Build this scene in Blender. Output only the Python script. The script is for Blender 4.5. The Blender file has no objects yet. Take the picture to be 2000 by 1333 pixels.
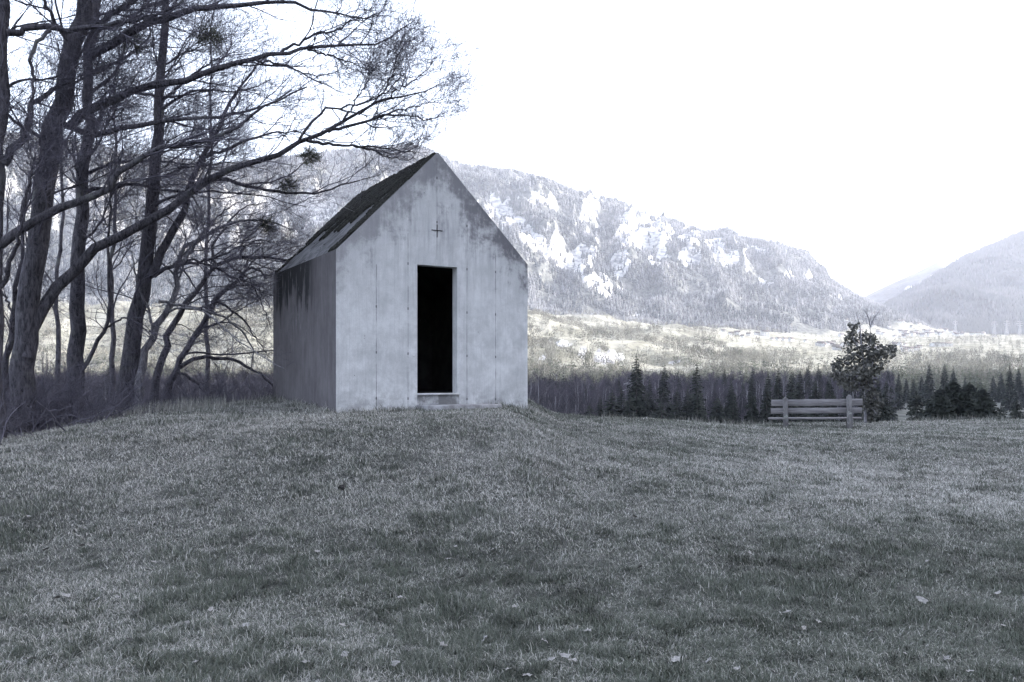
import bpy, math, random
import numpy as np
from mathutils import Vector, Matrix
C = bpy.context.scene
COL = C.collection
R_ = math.radians
rng = np.random.default_rng(7)

# ------------------------------------------------------------------ camera, sky, sun, exposure
FPX, HY, EYE = 1641.0, 735.0, 1.6          # focal length and horizon in pixels of the 2000 px wide photograph, eye height in m
cam = bpy.data.objects.new('camera', bpy.data.cameras.new('camera'))
COL.objects.link(cam); C.camera = cam
cam.location = (0, 0, EYE); cam.rotation_euler = (R_(90), 0, 0)
cam.data.sensor_width = 36.0; cam.data.lens = FPX * 36 / 2000
cam.data.shift_y = (HY - 666.5) / 2000
cam.data.clip_start = 0.05; cam.data.clip_end = 40000

SUN = Vector((0.92, 0.16, 0.40)).normalized()
sun_el = math.asin(SUN.z); sun_az = math.atan2(SUN.x, SUN.y)
w = bpy.data.worlds.new('World'); C.world = w; w.use_nodes = True
nt = w.node_tree; nt.nodes.clear()
wo = nt.nodes.new('ShaderNodeOutputWorld'); wb = nt.nodes.new('ShaderNodeBackground')
sky = nt.nodes.new('ShaderNodeTexSky'); sky.sky_type = 'NISHITA'; sky.sun_disc = False
sky.sun_elevation = sun_el; sky.sun_rotation = sun_az; sky.dust_density = 3.0; sky.air_density = 1.0; sky.ozone_density = 1.0
hs = nt.nodes.new('ShaderNodeHueSaturation'); hs.inputs['Saturation'].default_value = 0.5
mxw = nt.nodes.new('ShaderNodeMix'); mxw.data_type = 'RGBA'; mxw.blend_type = 'MULTIPLY'; mxw.inputs[0].default_value = 1.0
mxw.inputs[7].default_value = (0.965, 0.98, 1.03, 1)
nt.links.new(sky.outputs[0], hs.inputs['Color']); nt.links.new(hs.outputs[0], mxw.inputs[6])
nt.links.new(mxw.outputs[2], wb.inputs[0]); wb.inputs[1].default_value = 0.15
nt.links.new(wb.outputs[0], wo.inputs[0])
sl = bpy.data.lights.new('sun', 'SUN'); sl.energy = 2.0; sl.angle = R_(0.5); sl.color = (1.0, 0.95, 0.87)
so = bpy.data.objects.new('sun', sl); COL.objects.link(so)
so.rotation_euler = SUN.to_track_quat('Z', 'Y').to_euler(); so.location = (20, 0, 60)
C.view_settings.view_transform = 'Standard'; C.view_settings.look = 'None'
C.view_settings.exposure = 2.62; C.view_settings.gamma = 1.0
C.render.engine = 'CYCLES'
C.cycles.use_denoising = True
C.cycles.max_bounces = 5; C.cycles.diffuse_bounces = 3; C.cycles.volume_bounces = 1
C.cycles.transparent_max_bounces = 4

# ------------------------------------------------------------------ helpers
def P(px, py, Y):
    return np.array([(px - 1000) / FPX * Y, Y, EYE + (HY - py) / FPX * Y])
def smooth(t):
    t = np.clip(t, 0, 1); return t * t * (3 - 2 * t)
def tagl(o, label=None, cat=None, group=None, kind=None):
    if label: o['label'] = label
    if cat: o['category'] = cat
    if group: o['group'] = group
    if kind: o['kind'] = kind
    return o
def mesh_np(name, V, F=None, tris=None, quads=None, mat=None, attrs=None, smooth_sh=True, uvattr=None):
    """V (n,3); tris (m,3), quads (k,4)"""
    me = bpy.data.meshes.new(name)
    V = np.asarray(V, dtype=np.float32)
    loops = []; starts = []; tot = 0
    if tris is not None and len(tris):
        t = np.asarray(tris, dtype=np.int32); loops.append(t.ravel()); starts.append(np.arange(len(t)) * 3 + tot); tot += t.size
    if quads is not None and len(quads):
        q = np.asarray(quads, dtype=np.int32); loops.append(q.ravel()); starts.append(np.arange(len(q)) * 4 + tot); tot += q.size
    L = np.concatenate(loops); S = np.concatenate(starts).astype(np.int32)
    me.vertices.add(len(V)); me.vertices.foreach_set('co', V.ravel())
    me.loops.add(len(L)); me.loops.foreach_set('vertex_index', L)
    me.polygons.add(len(S)); me.polygons.foreach_set('loop_start', S)
    me.update(calc_edges=True); me.validate()
    if smooth_sh: me.polygons.foreach_set('use_smooth', np.ones(len(me.polygons), dtype=bool))
    if attrs:
        for k, a in attrs.items():
            at = me.attributes.new(k, 'FLOAT', 'POINT'); at.data.foreach_set('value', np.asarray(a, dtype=np.float32))
    if mat: me.materials.append(mat)
    return me
def link(name, me, parent=None, loc=None):
    o = bpy.data.objects.new(name, me); COL.objects.link(o)
    if parent: o.parent = parent
    if loc is not None: o.location = loc
    return o
def empty(name, loc=(0, 0, 0), rz=0):
    o = bpy.data.objects.new(name, None); COL.objects.link(o); o.location = loc; o.rotation_euler = (0, 0, rz)
    o.empty_display_size = 0.3
    return o
def copy_tree(o, parent=None):
    c = o.copy(); COL.objects.link(c)
    if parent: c.parent = parent
    for ch in list(o.children): copy_tree(ch, c)
    return c

class Geo:
    """collects vertices and faces of one mesh"""
    def __init__(s): s.V = []; s.T = []; s.Q = []; s.n = 0; s.A = []
    def add(s, V, tris=None, quads=None, a=0.0):
        V = np.asarray(V, dtype=float)
        if tris is not None and len(tris): s.T.append(np.asarray(tris) + s.n)
        if quads is not None and len(quads): s.Q.append(np.asarray(quads) + s.n)
        s.V.append(V); s.A.append(np.broadcast_to(np.asarray(a, dtype=float), (len(V),))); s.n += len(V)
    def box(s, lo, hi, M=None, a=0.0, bevel=0.0):
        x0, y0, z0 = lo; x1, y1, z1 = hi
        if bevel <= 0:
            V = np.array([[x, y, z] for z in (z0, z1) for y in (y0, y1) for x in (x0, x1)], float)
            Q = [[0, 2, 3, 1], [4, 5, 7, 6], [0, 1, 5, 4], [2, 6, 7, 3], [0, 4, 6, 2], [1, 3, 7, 5]]
            if M is not None: V = V @ M[:3, :3].T + M[:3, 3]
            s.add(V, quads=Q, a=a)
        else:
            import bmesh
            bm = bmesh.new(); bmesh.ops.create_cube(bm, size=1)
            for v in bm.verts:
                v.co = ((x0 + x1) / 2 + v.co.x * (x1 - x0), (y0 + y1) / 2 + v.co.y * (y1 - y0), (z0 + z1) / 2 + v.co.z * (z1 - z0))
            bmesh.ops.bevel(bm, geom=bm.edges[:], offset=bevel, segments=1, affect='EDGES')
            bm.verts.index_update()
            bmesh.ops.triangulate(bm, faces=bm.faces[:])
            V = np.array([v.co[:] for v in bm.verts]); T = [[v.index for v in f.verts] for f in bm.faces]; bm.free()
            if M is not None: V = V @ M[:3, :3].T + M[:3, 3]
            s.add(V, tris=T, a=a)
    def tubes(s, Pts, Rad, sides=3, a=0.0, cap=True):
        """Pts (M,K,3), Rad (M,K) vectorised tubes"""
        M, K, _ = Pts.shape
        if M == 0: return
        T = np.gradient(Pts, axis=1); T /= np.linalg.norm(T, axis=2, keepdims=True) + 1e-9
        main = Pts[:, -1] - Pts[:, 0]
        ref = np.zeros((M, 3)); ref[:, 0] = 1
        hz = np.abs(main[:, 0]) > np.abs(main[:, 1]); ref[hz] = (0, 1, 0)
        U = np.cross(T, ref[:, None, :]); U /= np.linalg.norm(U, axis=2, keepdims=True) + 1e-9
        W = np.cross(T, U)
        an = np.arange(sides) * 2 * math.pi / sides
        V = Pts[:, :, None, :] + Rad[:, :, None, None] * (np.cos(an)[None, None, :, None] * U[:, :, None, :] + np.sin(an)[None, None, :, None] * W[:, :, None, :])
        V = V.reshape(-1, 3)
        idx = np.arange(M * K * sides).reshape(M, K, sides)
        A = idx[:, :-1, :]; B = np.roll(idx, -1, axis=2)[:, :-1, :]
        Cc = np.roll(idx, -1, axis=2)[:, 1:, :]; D = idx[:, 1:, :]
        Q = np.stack([A, B, Cc, D], -1).reshape(-1, 4)
        av = np.asarray(a, float)
        if av.ndim == 1: av = np.repeat(av, K * sides)
        s.add(V, quads=Q, a=av)
    def mesh(s, name, mat=None, smooth_sh=True, attr='rnd'):
        V = np.concatenate(s.V)
        return mesh_np(name, V, tris=np.concatenate(s.T) if s.T else None, quads=np.concatenate(s.Q) if s.Q else None,
                       mat=mat, attrs={attr: np.concatenate(s.A)}, smooth_sh=smooth_sh)
    def arrays(s):
        V = np.concatenate(s.V); T = [t for t in s.T]
        for q in s.Q: T.append(q[:, [0, 1, 2]]); T.append(q[:, [0, 2, 3]])
        return V, np.concatenate(T), np.concatenate(s.A)

def hash3(i, j, k):
    h = (i * 374761393 + j * 668265263 + k * 1274126177) & 0xffffffff
    h = ((h ^ (h >> 13)) * 1274126177) & 0xffffffff
    return ((h ^ (h >> 16)) & 0xffff) / 65535.0
def vnoise(x, y, seed=0):
    x = np.asarray(x, float); y = np.asarray(y, float)
    xi = np.floor(x).astype(np.int64); yi = np.floor(y).astype(np.int64)
    fx = x - xi; fy = y - yi; fx = fx * fx * (3 - 2 * fx); fy = fy * fy * (3 - 2 * fy)
    a = hash3(xi, yi, seed); b = hash3(xi + 1, yi, seed); c = hash3(xi, yi + 1, seed); d = hash3(xi + 1, yi + 1, seed)
    return (a * (1 - fx) + b * fx) * (1 - fy) + (c * (1 - fx) + d * fx) * fy
def fbm(x, y, oct=4, seed=0):
    s = 0; amp = 0.5
    for o in range(oct):
        s = s + amp * (vnoise(x * 2 ** o + 17.3 * o, y * 2 ** o - 9.1 * o, seed + o) * 2 - 1); amp *= 0.5
    return s
def ridged(x, y, oct=4, seed=0):
    s = 0; amp = 0.5
    for o in range(oct):
        s = s + amp * (1 - np.abs(vnoise(x * 2 ** o + 5.3 * o, y * 2 ** o + 7.7 * o, seed + o) * 2 - 1)); amp *= 0.5
    return s

# ------------------------------------------------------------------ material helpers
class NT:
    def __init__(s, name):
        s.m = bpy.data.materials.new(name); s.m.use_nodes = True; s.t = s.m.node_tree
        s.b = s.t.nodes['Principled BSDF']; s.b.inputs['Roughness'].default_value = 0.9
        s.b.inputs['Specular IOR Level'].default_value = 0.12
    def n(s, typ, **kw):
        nd = s.t.nodes.new(typ)
        for k, v in kw.items(): setattr(nd, k, v)
        return nd
    def set(s, sock, v):
        if hasattr(v, 'default_value') or hasattr(v, 'links'): s.t.links.new(v, sock)
        else: sock.default_value = v
    def math(s, op, a, b=0.0, c=0.0, clamp=False):
        nd = s.n('ShaderNodeMath', operation=op); nd.use_clamp = clamp
        s.set(nd.inputs[0], a); s.set(nd.inputs[1], b); s.set(nd.inputs[2], c); return nd.outputs[0]
    def noise(s, scale, detail=4, rough=0.55, vec=None, dist=0.0):
        nd = s.n('ShaderNodeTexNoise'); nd.inputs['Scale'].default_value = scale; nd.inputs['Detail'].default_value = detail
        nd.inputs['Roughness'].default_value = rough; nd.inputs['Distortion'].default_value = dist
        if vec is not None: s.t.links.new(vec, nd.inputs['Vector'])
        return nd.outputs['Fac']
    def coord(s, which='Object'): return s.n('ShaderNodeTexCoord').outputs[which]
    def scalev(s, vec, sc, loc=(0, 0, 0)):
        nd = s.n('ShaderNodeMapping'); s.t.links.new(vec, nd.inputs[0]); nd.inputs['Scale'].default_value = sc; nd.inputs['Location'].default_value = loc; return nd.outputs[0]
    def sep(s, vec):
        nd = s.n('ShaderNodeSeparateXYZ'); s.t.links.new(vec, nd.inputs[0]); return nd.outputs
    def ramp(s, fac, stops):
        nd = s.n('ShaderNodeMapRange'); s.set(nd.inputs[0], fac)
        nd.inputs[1].default_value = stops[0]; nd.inputs[2].default_value = stops[1]; nd.inputs[3].default_value = stops[2] if len(stops) > 2 else 0; nd.inputs[4].default_value = stops[3] if len(stops) > 3 else 1
        nd.interpolation_type = 'SMOOTHSTEP'; return nd.outputs[0]
    def mix(s, f, a, b):
        nd = s.n('ShaderNodeMix', data_type='RGBA'); s.set(nd.inputs[0], f)
        for i, v in ((6, a), (7, b)):
            if isinstance(v, tuple): nd.inputs[i].default_value = (v + (1,))[:4]
            else: s.t.links.new(v, nd.inputs[i])
        return nd.outputs[2]
    def attr(s, name): return s.n('ShaderNodeAttribute', attribute_name=name).outputs['Fac']
    def color(s, c): s.set(s.b.inputs['Base Color'], (c + (1,))[:4] if isinstance(c, tuple) else c)
    def bump(s, h, strength=0.3, dist=0.02):
        nd = s.n('ShaderNodeBump'); nd.inputs['Strength'].default_value = strength; nd.inputs['Distance'].default_value = dist
        s.t.links.new(h, nd.inputs['Height']); s.t.links.new(nd.outputs[0], s.b.inputs['Normal'])

def two_tone(name, c1, c2, scale=5, bump=0.0, bdist=0.02, rough=0.9, rnd=False, stretch=(1, 1, 1), lo=0.35, hi=0.65):
    m = NT(name); v = m.scalev(m.coord(), stretch); n1 = m.noise(scale, 5, 0.6, v)
    f = m.ramp(n1, (lo, hi)); col = m.mix(f, c1, c2)
    if rnd:
        r = m.attr('rnd'); col = m.mix(m.math('MULTIPLY', r, 0.5), col, tuple(min(1, c * 1.7) for c in c2))
    m.color(col); m.b.inputs['Roughness'].default_value = rough
    if bump: m.bump(n1, bump, bdist)
    return m.m

# ------------------------------------------------------------------ terrain functions
def yc(x): return np.interp(x, [-14, -7, -5.4, -4.6, -1, 2, 8, 16, 40], [10.8, 12.3, 14.3, 16.8, 19.2, 18.4, 24.2, 26.5, 30])
def H(x, y):
    x = np.asarray(x, float); y = np.asarray(y, float)
    base = 0.42 * smooth((y - 5) / 17)
    mx = 0.50 * (1 - smooth((x + 0.1) / 1.2)) + 0.50 * (1 - smooth((x + 0.2) / 6.5))
    my = smooth((y - 5.2) / 7.2)
    left = 1 - 0.36 * smooth((-x - 4.9) / 3.0)
    z = base + 0.84 * mx * my * left - 0.20 * smooth((y - 16) / 7) * smooth((x - 2.5) / 5)
    z = z + 0.05 * fbm(x * 0.55, y * 0.55, 3, 3) + 0.022 * fbm(x * 2.3, y * 2.3, 3, 9)
    fl = ((x > -4.9) & (x < 0.6) & (y > 12.2) & (y < 18.6))
    z = np.where(y < 5, z + 0.03 * (5 - np.maximum(y, -40)) * 0.2, z)
    d = np.maximum(0, y - yc(x))
    z = z - d * d / (d + 5) * 0.52
    return np.maximum(z, -17.6 + 0.3 * fbm(x * .1, y * .1, 2, 4))

COLS = np.array([-1200, 0, 180, 260, 450, 700, 800, 870, 900, 1040, 1080, 1150, 1210, 1270, 1320, 1370, 1390, 1425, 1450, 1480, 1525, 1578, 1590, 1612, 1622, 1650, 1675, 1725, 1780, 1825, 1865, 2000, 2600, 5000], float)
RIDGE = np.array([220, 262, 285, 308, 322, 292, 284, 310, 325, 345, 358, 380, 395, 420, 432, 452, 452, 446, 464, 468, 478, 494, 510, 524, 542, 565, 580, 602, 625, 640, 650, 654, 660, 680], float)
def interp(c, xs, ys): return np.interp(c, xs, ys)
C1 = [-1200, 700, 1030, 1200, 1400, 1600, 1750, 1850, 2000, 3000]
FY = np.array([40, 60, 110, 480, 700, 1000, 1600, 2700, 4400, 5400, 7500], float)
def TZ(px, Y, detail=True):
    """height of the valley and the mountain at column px and distance Y"""
    px = np.asarray(px, float); Y = np.asarray(Y, float)
    z1600 = (HY - interp(px, C1, [622, 632, 640, 655, 672, 688, 696, 697, 693, 690])) / FPX * 1600
    zfoot = (HY - interp(px, C1, [585, 592, 603, 620, 641, 655, 659, 655, 653, 652])) / FPX * 2700
    zr = (HY - interp(px, COLS, RIDGE)) / FPX * 4400
    rows = [np.full_like(px, v) for v in (-15, -17.2, -18, -18, -13, 0)] + [z1600, zfoot, zr, zr * 0.62, zr * 0.3]
    out = np.zeros_like(px)
    for i in range(len(FY) - 1):
        m = (Y >= FY[i]) & (Y <= FY[i + 1])
        t = (Y - FY[i]) / (FY[i + 1] - FY[i])
        if 4 <= i <= 6: t = t
        out = np.where(m, rows[i] * (1 - t) + rows[i + 1] * t, out)
    x = (px - 1000) / FPX * Y
    if detail:
        s = np.clip((Y - 2700) / 1700, 0, 1.4)
        hgt = np.clip((zr - zfoot) / 900, 0, 1)
        env = np.clip(s * 4.5, 0, 1) * np.clip((1.02 - s) * 2.2, 0.05, 1) * hgt
        wx = x + 160 * fbm(x / 700, Y / 900, 2, 31); wy = Y + 200 * fbm(x / 600, Y / 600, 2, 37)
        g = ridged((wx - 0.35 * wy) / 430, wy / 1700, 5, 11) - 0.55
        out = out + env * 430 * g
        out = out + env * 150 * fbm(x / 150, Y / 150, 5, 21)
        # buttresses of the cliff band
        u = (x + 60 * fbm(x / 150, Y / 260, 3, 141) - .22 * (Y - 3600)) / 175.0
        fr = u - np.floor(u); rib = np.where(fr < .62, fr / .62, (1 - fr) / .38)
        hcell = .55 + .9 * hash3(np.floor(u).astype(np.int64), 5, 9)
        band = smooth((s - .42) / .16) * smooth((.93 - s) / .18) * smooth((px - 1060) / 110) * smooth((1640 - px) / 120) * hgt
        out = out + band * hcell * 125 * (rib - .5)
        # steep rock steps
        st = np.clip((fbm(x / 900, Y / 900, 2, 55) + .45), 0, 1)
        out = out + env * st * 46 * np.sin(out / 46.0 * 1.1) * 0.8
        hill = smooth((Y - 560) / 500) * (1 - smooth((Y - 2500) / 500)) * smooth((1700 - px) / 500)
        out = out + hill * 26 * fbm(x / 190, Y / 190, 4, 71) * 1.6
        out = out + smooth((Y - 500) / 300) * 3 * fbm(x / 60, Y / 60, 3, 75)
    return out

# ------------------------------------------------------------------ setting: lawn
def grid_mesh(name, X, Y, Z, mat, attrs=None):
    n, m = X.shape
    V = np.stack([X, Y, Z], -1).reshape(-1, 3)
    i = np.arange(n * m).reshape(n, m)
    Q = np.stack([i[:-1, :-1], i[:-1, 1:], i[1:, 1:], i[1:, :-1]], -1).reshape(-1, 4)
    me = mesh_np(name, V, quads=Q, mat=mat, attrs=attrs)
    return me
def mat_lawn():
    m = NT('lawn_soil'); v = m.coord()
    a = m.noise(0.5, 5, 0.6, v); b = m.noise(14, 6, 0.7, v)
    c = m.mix(m.ramp(a, (0.38, 0.62)), (0.06, 0.062, 0.055), (0.12, 0.118, 0.11))
    c = m.mix(m.ramp(b, (0.3, 0.7)), c, (0.035, 0.035, 0.034)); m.color(c); m.bump(b, 0.7, 0.04); return m.m
xs = np.concatenate([np.linspace(-60, -14, 40), np.linspace(-13.8, 22, 240), np.linspace(22.3, 90, 60)])
ys = np.concatenate([np.linspace(-60, 0, 30), np.linspace(0.2, 32, 230), np.linspace(32.5, 95, 60)])
X, Y = np.meshgrid(xs, ys)
link('lawn', grid_mesh('lawn', X, Y, H(X, Y), mat_lawn()))['kind'] = 'structure'

# ------------------------------------------------------------------ setting: valley and mountains
# pale crags of the mountain: centre px, py, half sizes, tilt
CRAGS = [(985, 420, 42, 20, 0.5), (1045, 470, 50, 15, 0.65), (1100, 505, 45, 12, 0.7), (1138, 497, 22, 24, 0), (1165, 395, 14, 8, 0), (1052, 392, 18, 9, .2),
         (1225, 450, 24, 32, 0.1), (1258, 455, 14, 34, 0.2), (1213, 515, 22, 26, 0.3), (1290, 452, 26, 22, 0.2), (1283, 495, 22, 26, -.3), (1345, 460, 22, 18, .2), (1345, 500, 20, 18, 0), (1396, 482, 18, 34, -.1),
         (1420, 505, 26, 16, .4), (1180, 550, 34, 9, 0.4), (1480, 485, 26, 7, -.1), (1540, 537, 12, 10, 0), (1574, 545, 8, 10, 0), (1500, 550, 18, 9, .5), (1636, 575, 6, 10, 0), (1135, 436, 12, 10, 0), (1160, 560, 40, 8, .5), (1265, 620, 60, 5, .2),
         (500, 420, 60, 20, .4), (330, 400, 50, 16, .2), (620, 400, 40, 30, .3), (120, 380, 60, 20, 0), (700, 460, 60, 14, .4)]
def crag_mask(px, py):
    wob = 17 * fbm(px / 18, py / 24, 5, 91); wob2 = 22 * fbm(px / 14, py / 26, 5, 97)
    r = np.zeros_like(px)
    for cx, cy, a, b, th in CRAGS:
        dx = px + wob - cx; dy = py + wob2 - cy
        u = dx * math.cos(th) + dy * math.sin(th); v = -dx * math.sin(th) + dy * math.cos(th)
        d = (u / a) ** 2 + (v / b) ** 2
        r = np.maximum(r, smooth((1.25 - d) / 0.5))
    return r
def steepness(px, Y):
    e = 14.0; x = (px - 1000) / FPX * Y
    z0 = TZ(px, Y); zy = TZ(1000 + x / (Y + e) * FPX, Y + e); zx = TZ(1000 + (x + e) / Y * FPX, Y)
    return np.hypot((zy - z0) / e, (zx - z0) / e), (zx - z0) / e
def rock_at(px, Y, py):
    m = crag_mask(px, py); st, gx = steepness(px, Y)
    lit = smooth((-gx + .15) / .5)                      # more pale rock on flanks facing the sun, side light put into the mask
    thr = 2.2 - 1.75 * m
    r = smooth((st - thr) / .45) * (.35 + .65 * lit) + .9 * m * smooth((st - .25) / .3)
    q = np.zeros_like(px)
    for cx, cy, a, b in ((1188, 698, 32, 13), (1138, 690, 9, 15), (1100, 672, 16, 8), (1060, 700, 10, 6), (1320, 708, 10, 4)):
        d = ((px + 9 * fbm(px / 9, py / 9, 3, 5) - cx) / a) ** 2 + ((py + 7 * fbm(px / 9, py / 9, 3, 8) - cy) / b) ** 2; q = np.maximum(q, smooth((1.2 - d) / .5))
    return np.where(Y > 2600, np.clip(r, 0, 1), 0) + np.where((Y > 850) & (Y < 1700), q, 0)
def mat_terrain():
    m = NT('hill_cover'); v = m.coord(); rock = m.attr('rock'); mead = m.attr('meadow')
    a = m.noise(0.012, 8, 0.65, v); b = m.noise(0.06, 6, 0.6, v); g = m.n('ShaderNodeNewGeometry'); nz = m.sep(g.outputs['Normal'])[2]
    forest = m.mix(m.ramp(b, (0.35, 0.65)), (0.055, 0.062, 0.060), (0.15, 0.15, 0.14))
    meadow = m.mix(m.ramp(a, (0.42, 0.62)), (0.27, 0.262, 0.22), (0.16, 0.157, 0.125))
    st = m.noise(0.03, 8, 0.7, m.scalev(v, (1, 1, 3)))
    rockc = m.mix(m.ramp(st, (0.36, 0.6)), (0.17, 0.17, 0.178), (0.46, 0.455, 0.445))
    c = m.mix(mead, forest, meadow); c = m.mix(m.math('MULTIPLY', mead, m.ramp(b, (0.55, 0.66))), c, (0.10, 0.097, 0.08))
    rn = m.math('ADD', rock, m.math('MULTIPLY', m.math('SUBTRACT', b, 0.5), 0.9))
    c = m.mix(m.ramp(rn, (0.46, 0.66)), c, rockc); m.color(c); m.b.inputs['Specular IOR Level'].default_value = 0.0; m.bump(b, 0.6, 6.0); return m.m
M_TERR = mat_terrain()
pxs = np.concatenate([np.linspace(-1300, -60, 70), np.linspace(-50, 2050, 620), np.linspace(2070, 3400, 60)])
yr = np.concatenate([np.linspace(62, 480, 30), np.linspace(495, 2650, 150), np.linspace(2665, 4450, 260), np.linspace(4480, 7400, 30)])
PX, YY = np.meshgrid(pxs, yr)
ZZ = TZ(PX, YY); XX = (PX - 1000) / FPX * YY
PY = HY - (ZZ - EYE) / YY * FPX
rockm = rock_at(PX, YY, PY)
edge = np.interp(PX, [-1200, 700, 1030, 1200, 1400, 1600, 1750, 1850, 2000, 3400], [2300, 2350, 2450, 2500, 2600, 2750, 3100, 3600, 4300, 4400])
mead = smooth((edge + 160 * fbm(XX / 120, YY / 120, 4, 5) - YY) / 60) 
mead = np.maximum(mead, smooth((PX - 1830) / 60)) * (0.12 + 0.88 * smooth((YY - 740) / 160))
ter = link('hills', grid_mesh('hills', XX, YY, ZZ, M_TERR, {'rock': rockm.ravel(), 'meadow': mead.ravel()})); ter['kind'] = 'structure'

# the shaded mountains at the end of the valley
def far_mount(name, pxs, y0, y1, tab, foot, seed, mat, n=140, amp=290):
    px = np.linspace(pxs[0], pxs[1], 420)
    yy = np.concatenate([np.linspace(y0, y1, n), np.linspace(y1 + 60, y1 + 1500, 14)])
    A, B = np.meshgrid(px, yy)
    zr = (HY - np.interp(A, tab[0], tab[1])) / FPX * y1; zf = (HY - foot) / FPX * y0
    t = np.clip((B - y0) / (y1 - y0), 0, 1)
    Z = zf + (zr - zf) * t - np.maximum(0, B - y1) * 0.35
    x = (A - 1000) / FPX * B
    env = np.clip(t * 3, 0, 1) * np.clip((1.03 - t) * 3, 0.06, 1) * np.clip((zr - zf) / 500, 0, 1)
    Z = Z + env * (amp * (ridged((x + .5 * B) / 900, (B - .3 * x) / 1500, 4, seed) - .55) + .3 * amp * fbm(x / 240, B / 240, 4, seed + 3))
    sn = np.zeros_like(A)
    py = HY - (Z - EYE) / B * FPX
    for cx, cy, a, b, th in ((1825, 541, 26, 5, -.55), (1783, 562, 14, 4, -.2), (1858, 512, 20, 8, -.3)):
        dx = A + 8 * fbm(A / 9, py / 9, 3, 5) - cx; dy = py - cy; u = dx * math.cos(th) + dy * math.sin(th); v = -dx * math.sin(th) + dy * math.cos(th)
        sn = np.maximum(sn, smooth((1.3 - (u / a) ** 2 - (v / b) ** 2) / .5))
    o = link(name, grid_mesh(name, x, B, Z, mat, {'rock': (sn * (1.0 if name == 'distant_ridge' else 0.0)).ravel(), 'meadow': np.zeros(A.size)})); o['kind'] = 'structure'
    FARGRID[name] = (x, B, Z, sn)
    return o
FARGRID = {}
def mat_far():
    m = NT('far_forest'); v = m.coord(); a = m.noise(0.004, 9, .62, v); b = m.noise(.02, 7, .65, v)
    c = m.mix(m.ramp(a, (.42, .62)), (0.008, 0.011, 0.014), (0.06, 0.066, 0.066)); c = m.mix(m.math('MULTIPLY', m.ramp(b, (.56, .7)), .5), c, (0.14, 0.14, 0.13)); c = m.mix(m.attr('rock'), c, (0.75, 0.76, 0.78)); m.color(c); m.b.inputs['Specular IOR Level'].default_value = 0.0; m.bump(b, .8, 18.0); return m.m
M_FAR = mat_far()  # forest cover near black, with the mountain's shade put into the colour
far_mount('mountain', (1640, 3300), 3500, 5300, ([1500, 1600, 1700, 1739, 1796, 1880, 2000, 2300, 3400], [735, 690, 620, 598, 562, 503, 453, 385, 250]), 654, 101, M_FAR)
far_mount('distant_ridge', (1400, 2700), 5600, 7000, ([1400, 1560, 1640, 1690, 1760, 1830, 1870, 1950, 2100, 3400], [670, 640, 606, 579, 546, 511, 503, 503, 490, 400]), 650, 131, M_FAR)
# the mountain side to the right of the view that keeps the terrace in shade
A, B = np.meshgrid(np.linspace(230, 3600, 130), np.linspace(-3500, 1700, 170))
hz = 1250 * smooth((A - 260) / 1400) * (1 - smooth((B - 350 - 60 * fbm(A / 500, B / 500, 2, 3)) / 900)) * smooth((A - 0.85 * B + 20) / 400)
hz = hz + 60 * fbm(A / 300, B / 300, 4, 8) * smooth(hz / 200)
o = link('mountainside', grid_mesh('mountainside', A, B, -18.6 + hz, M_TERR, {'rock': np.zeros(A.size), 'meadow': np.zeros(A.size)})); o['kind'] = 'structure'
A, B = np.meshgrid(np.linspace(-9200, 9200, 12), np.linspace(-4000, 11000, 12))
o = link('ground', grid_mesh('ground', A, B, A * 0 - 19.0, M_TERR, {'rock': np.zeros(A.size), 'meadow': np.ones(A.size)})); o['kind'] = 'structure'

# haze
def build_haze():
    g = Geo(); g.box((-9300, -4100, -20), (9300, 11100, 2100))
    m = bpy.data.materials.new('haze'); m.use_nodes = True; t = m.node_tree; t.nodes.clear()
    out = t.nodes.new('ShaderNodeOutputMaterial'); v = t.nodes.new('ShaderNodeVolumePrincipled')
    v.inputs['Density'].default_value = 0.000056; v.inputs['Color'].default_value = (0.83, 0.87, 1.0, 1); v.inputs['Anisotropy'].default_value = 0.2
    t.links.new(v.outputs[0], out.inputs['Volume'])
    o = link('haze', g.mesh('haze', m, False)); o['kind'] = 'stuff'; o['label'] = 'thin pale haze filling the valley'
    m.cycles.homogeneous_volume = True
build_haze()

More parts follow.
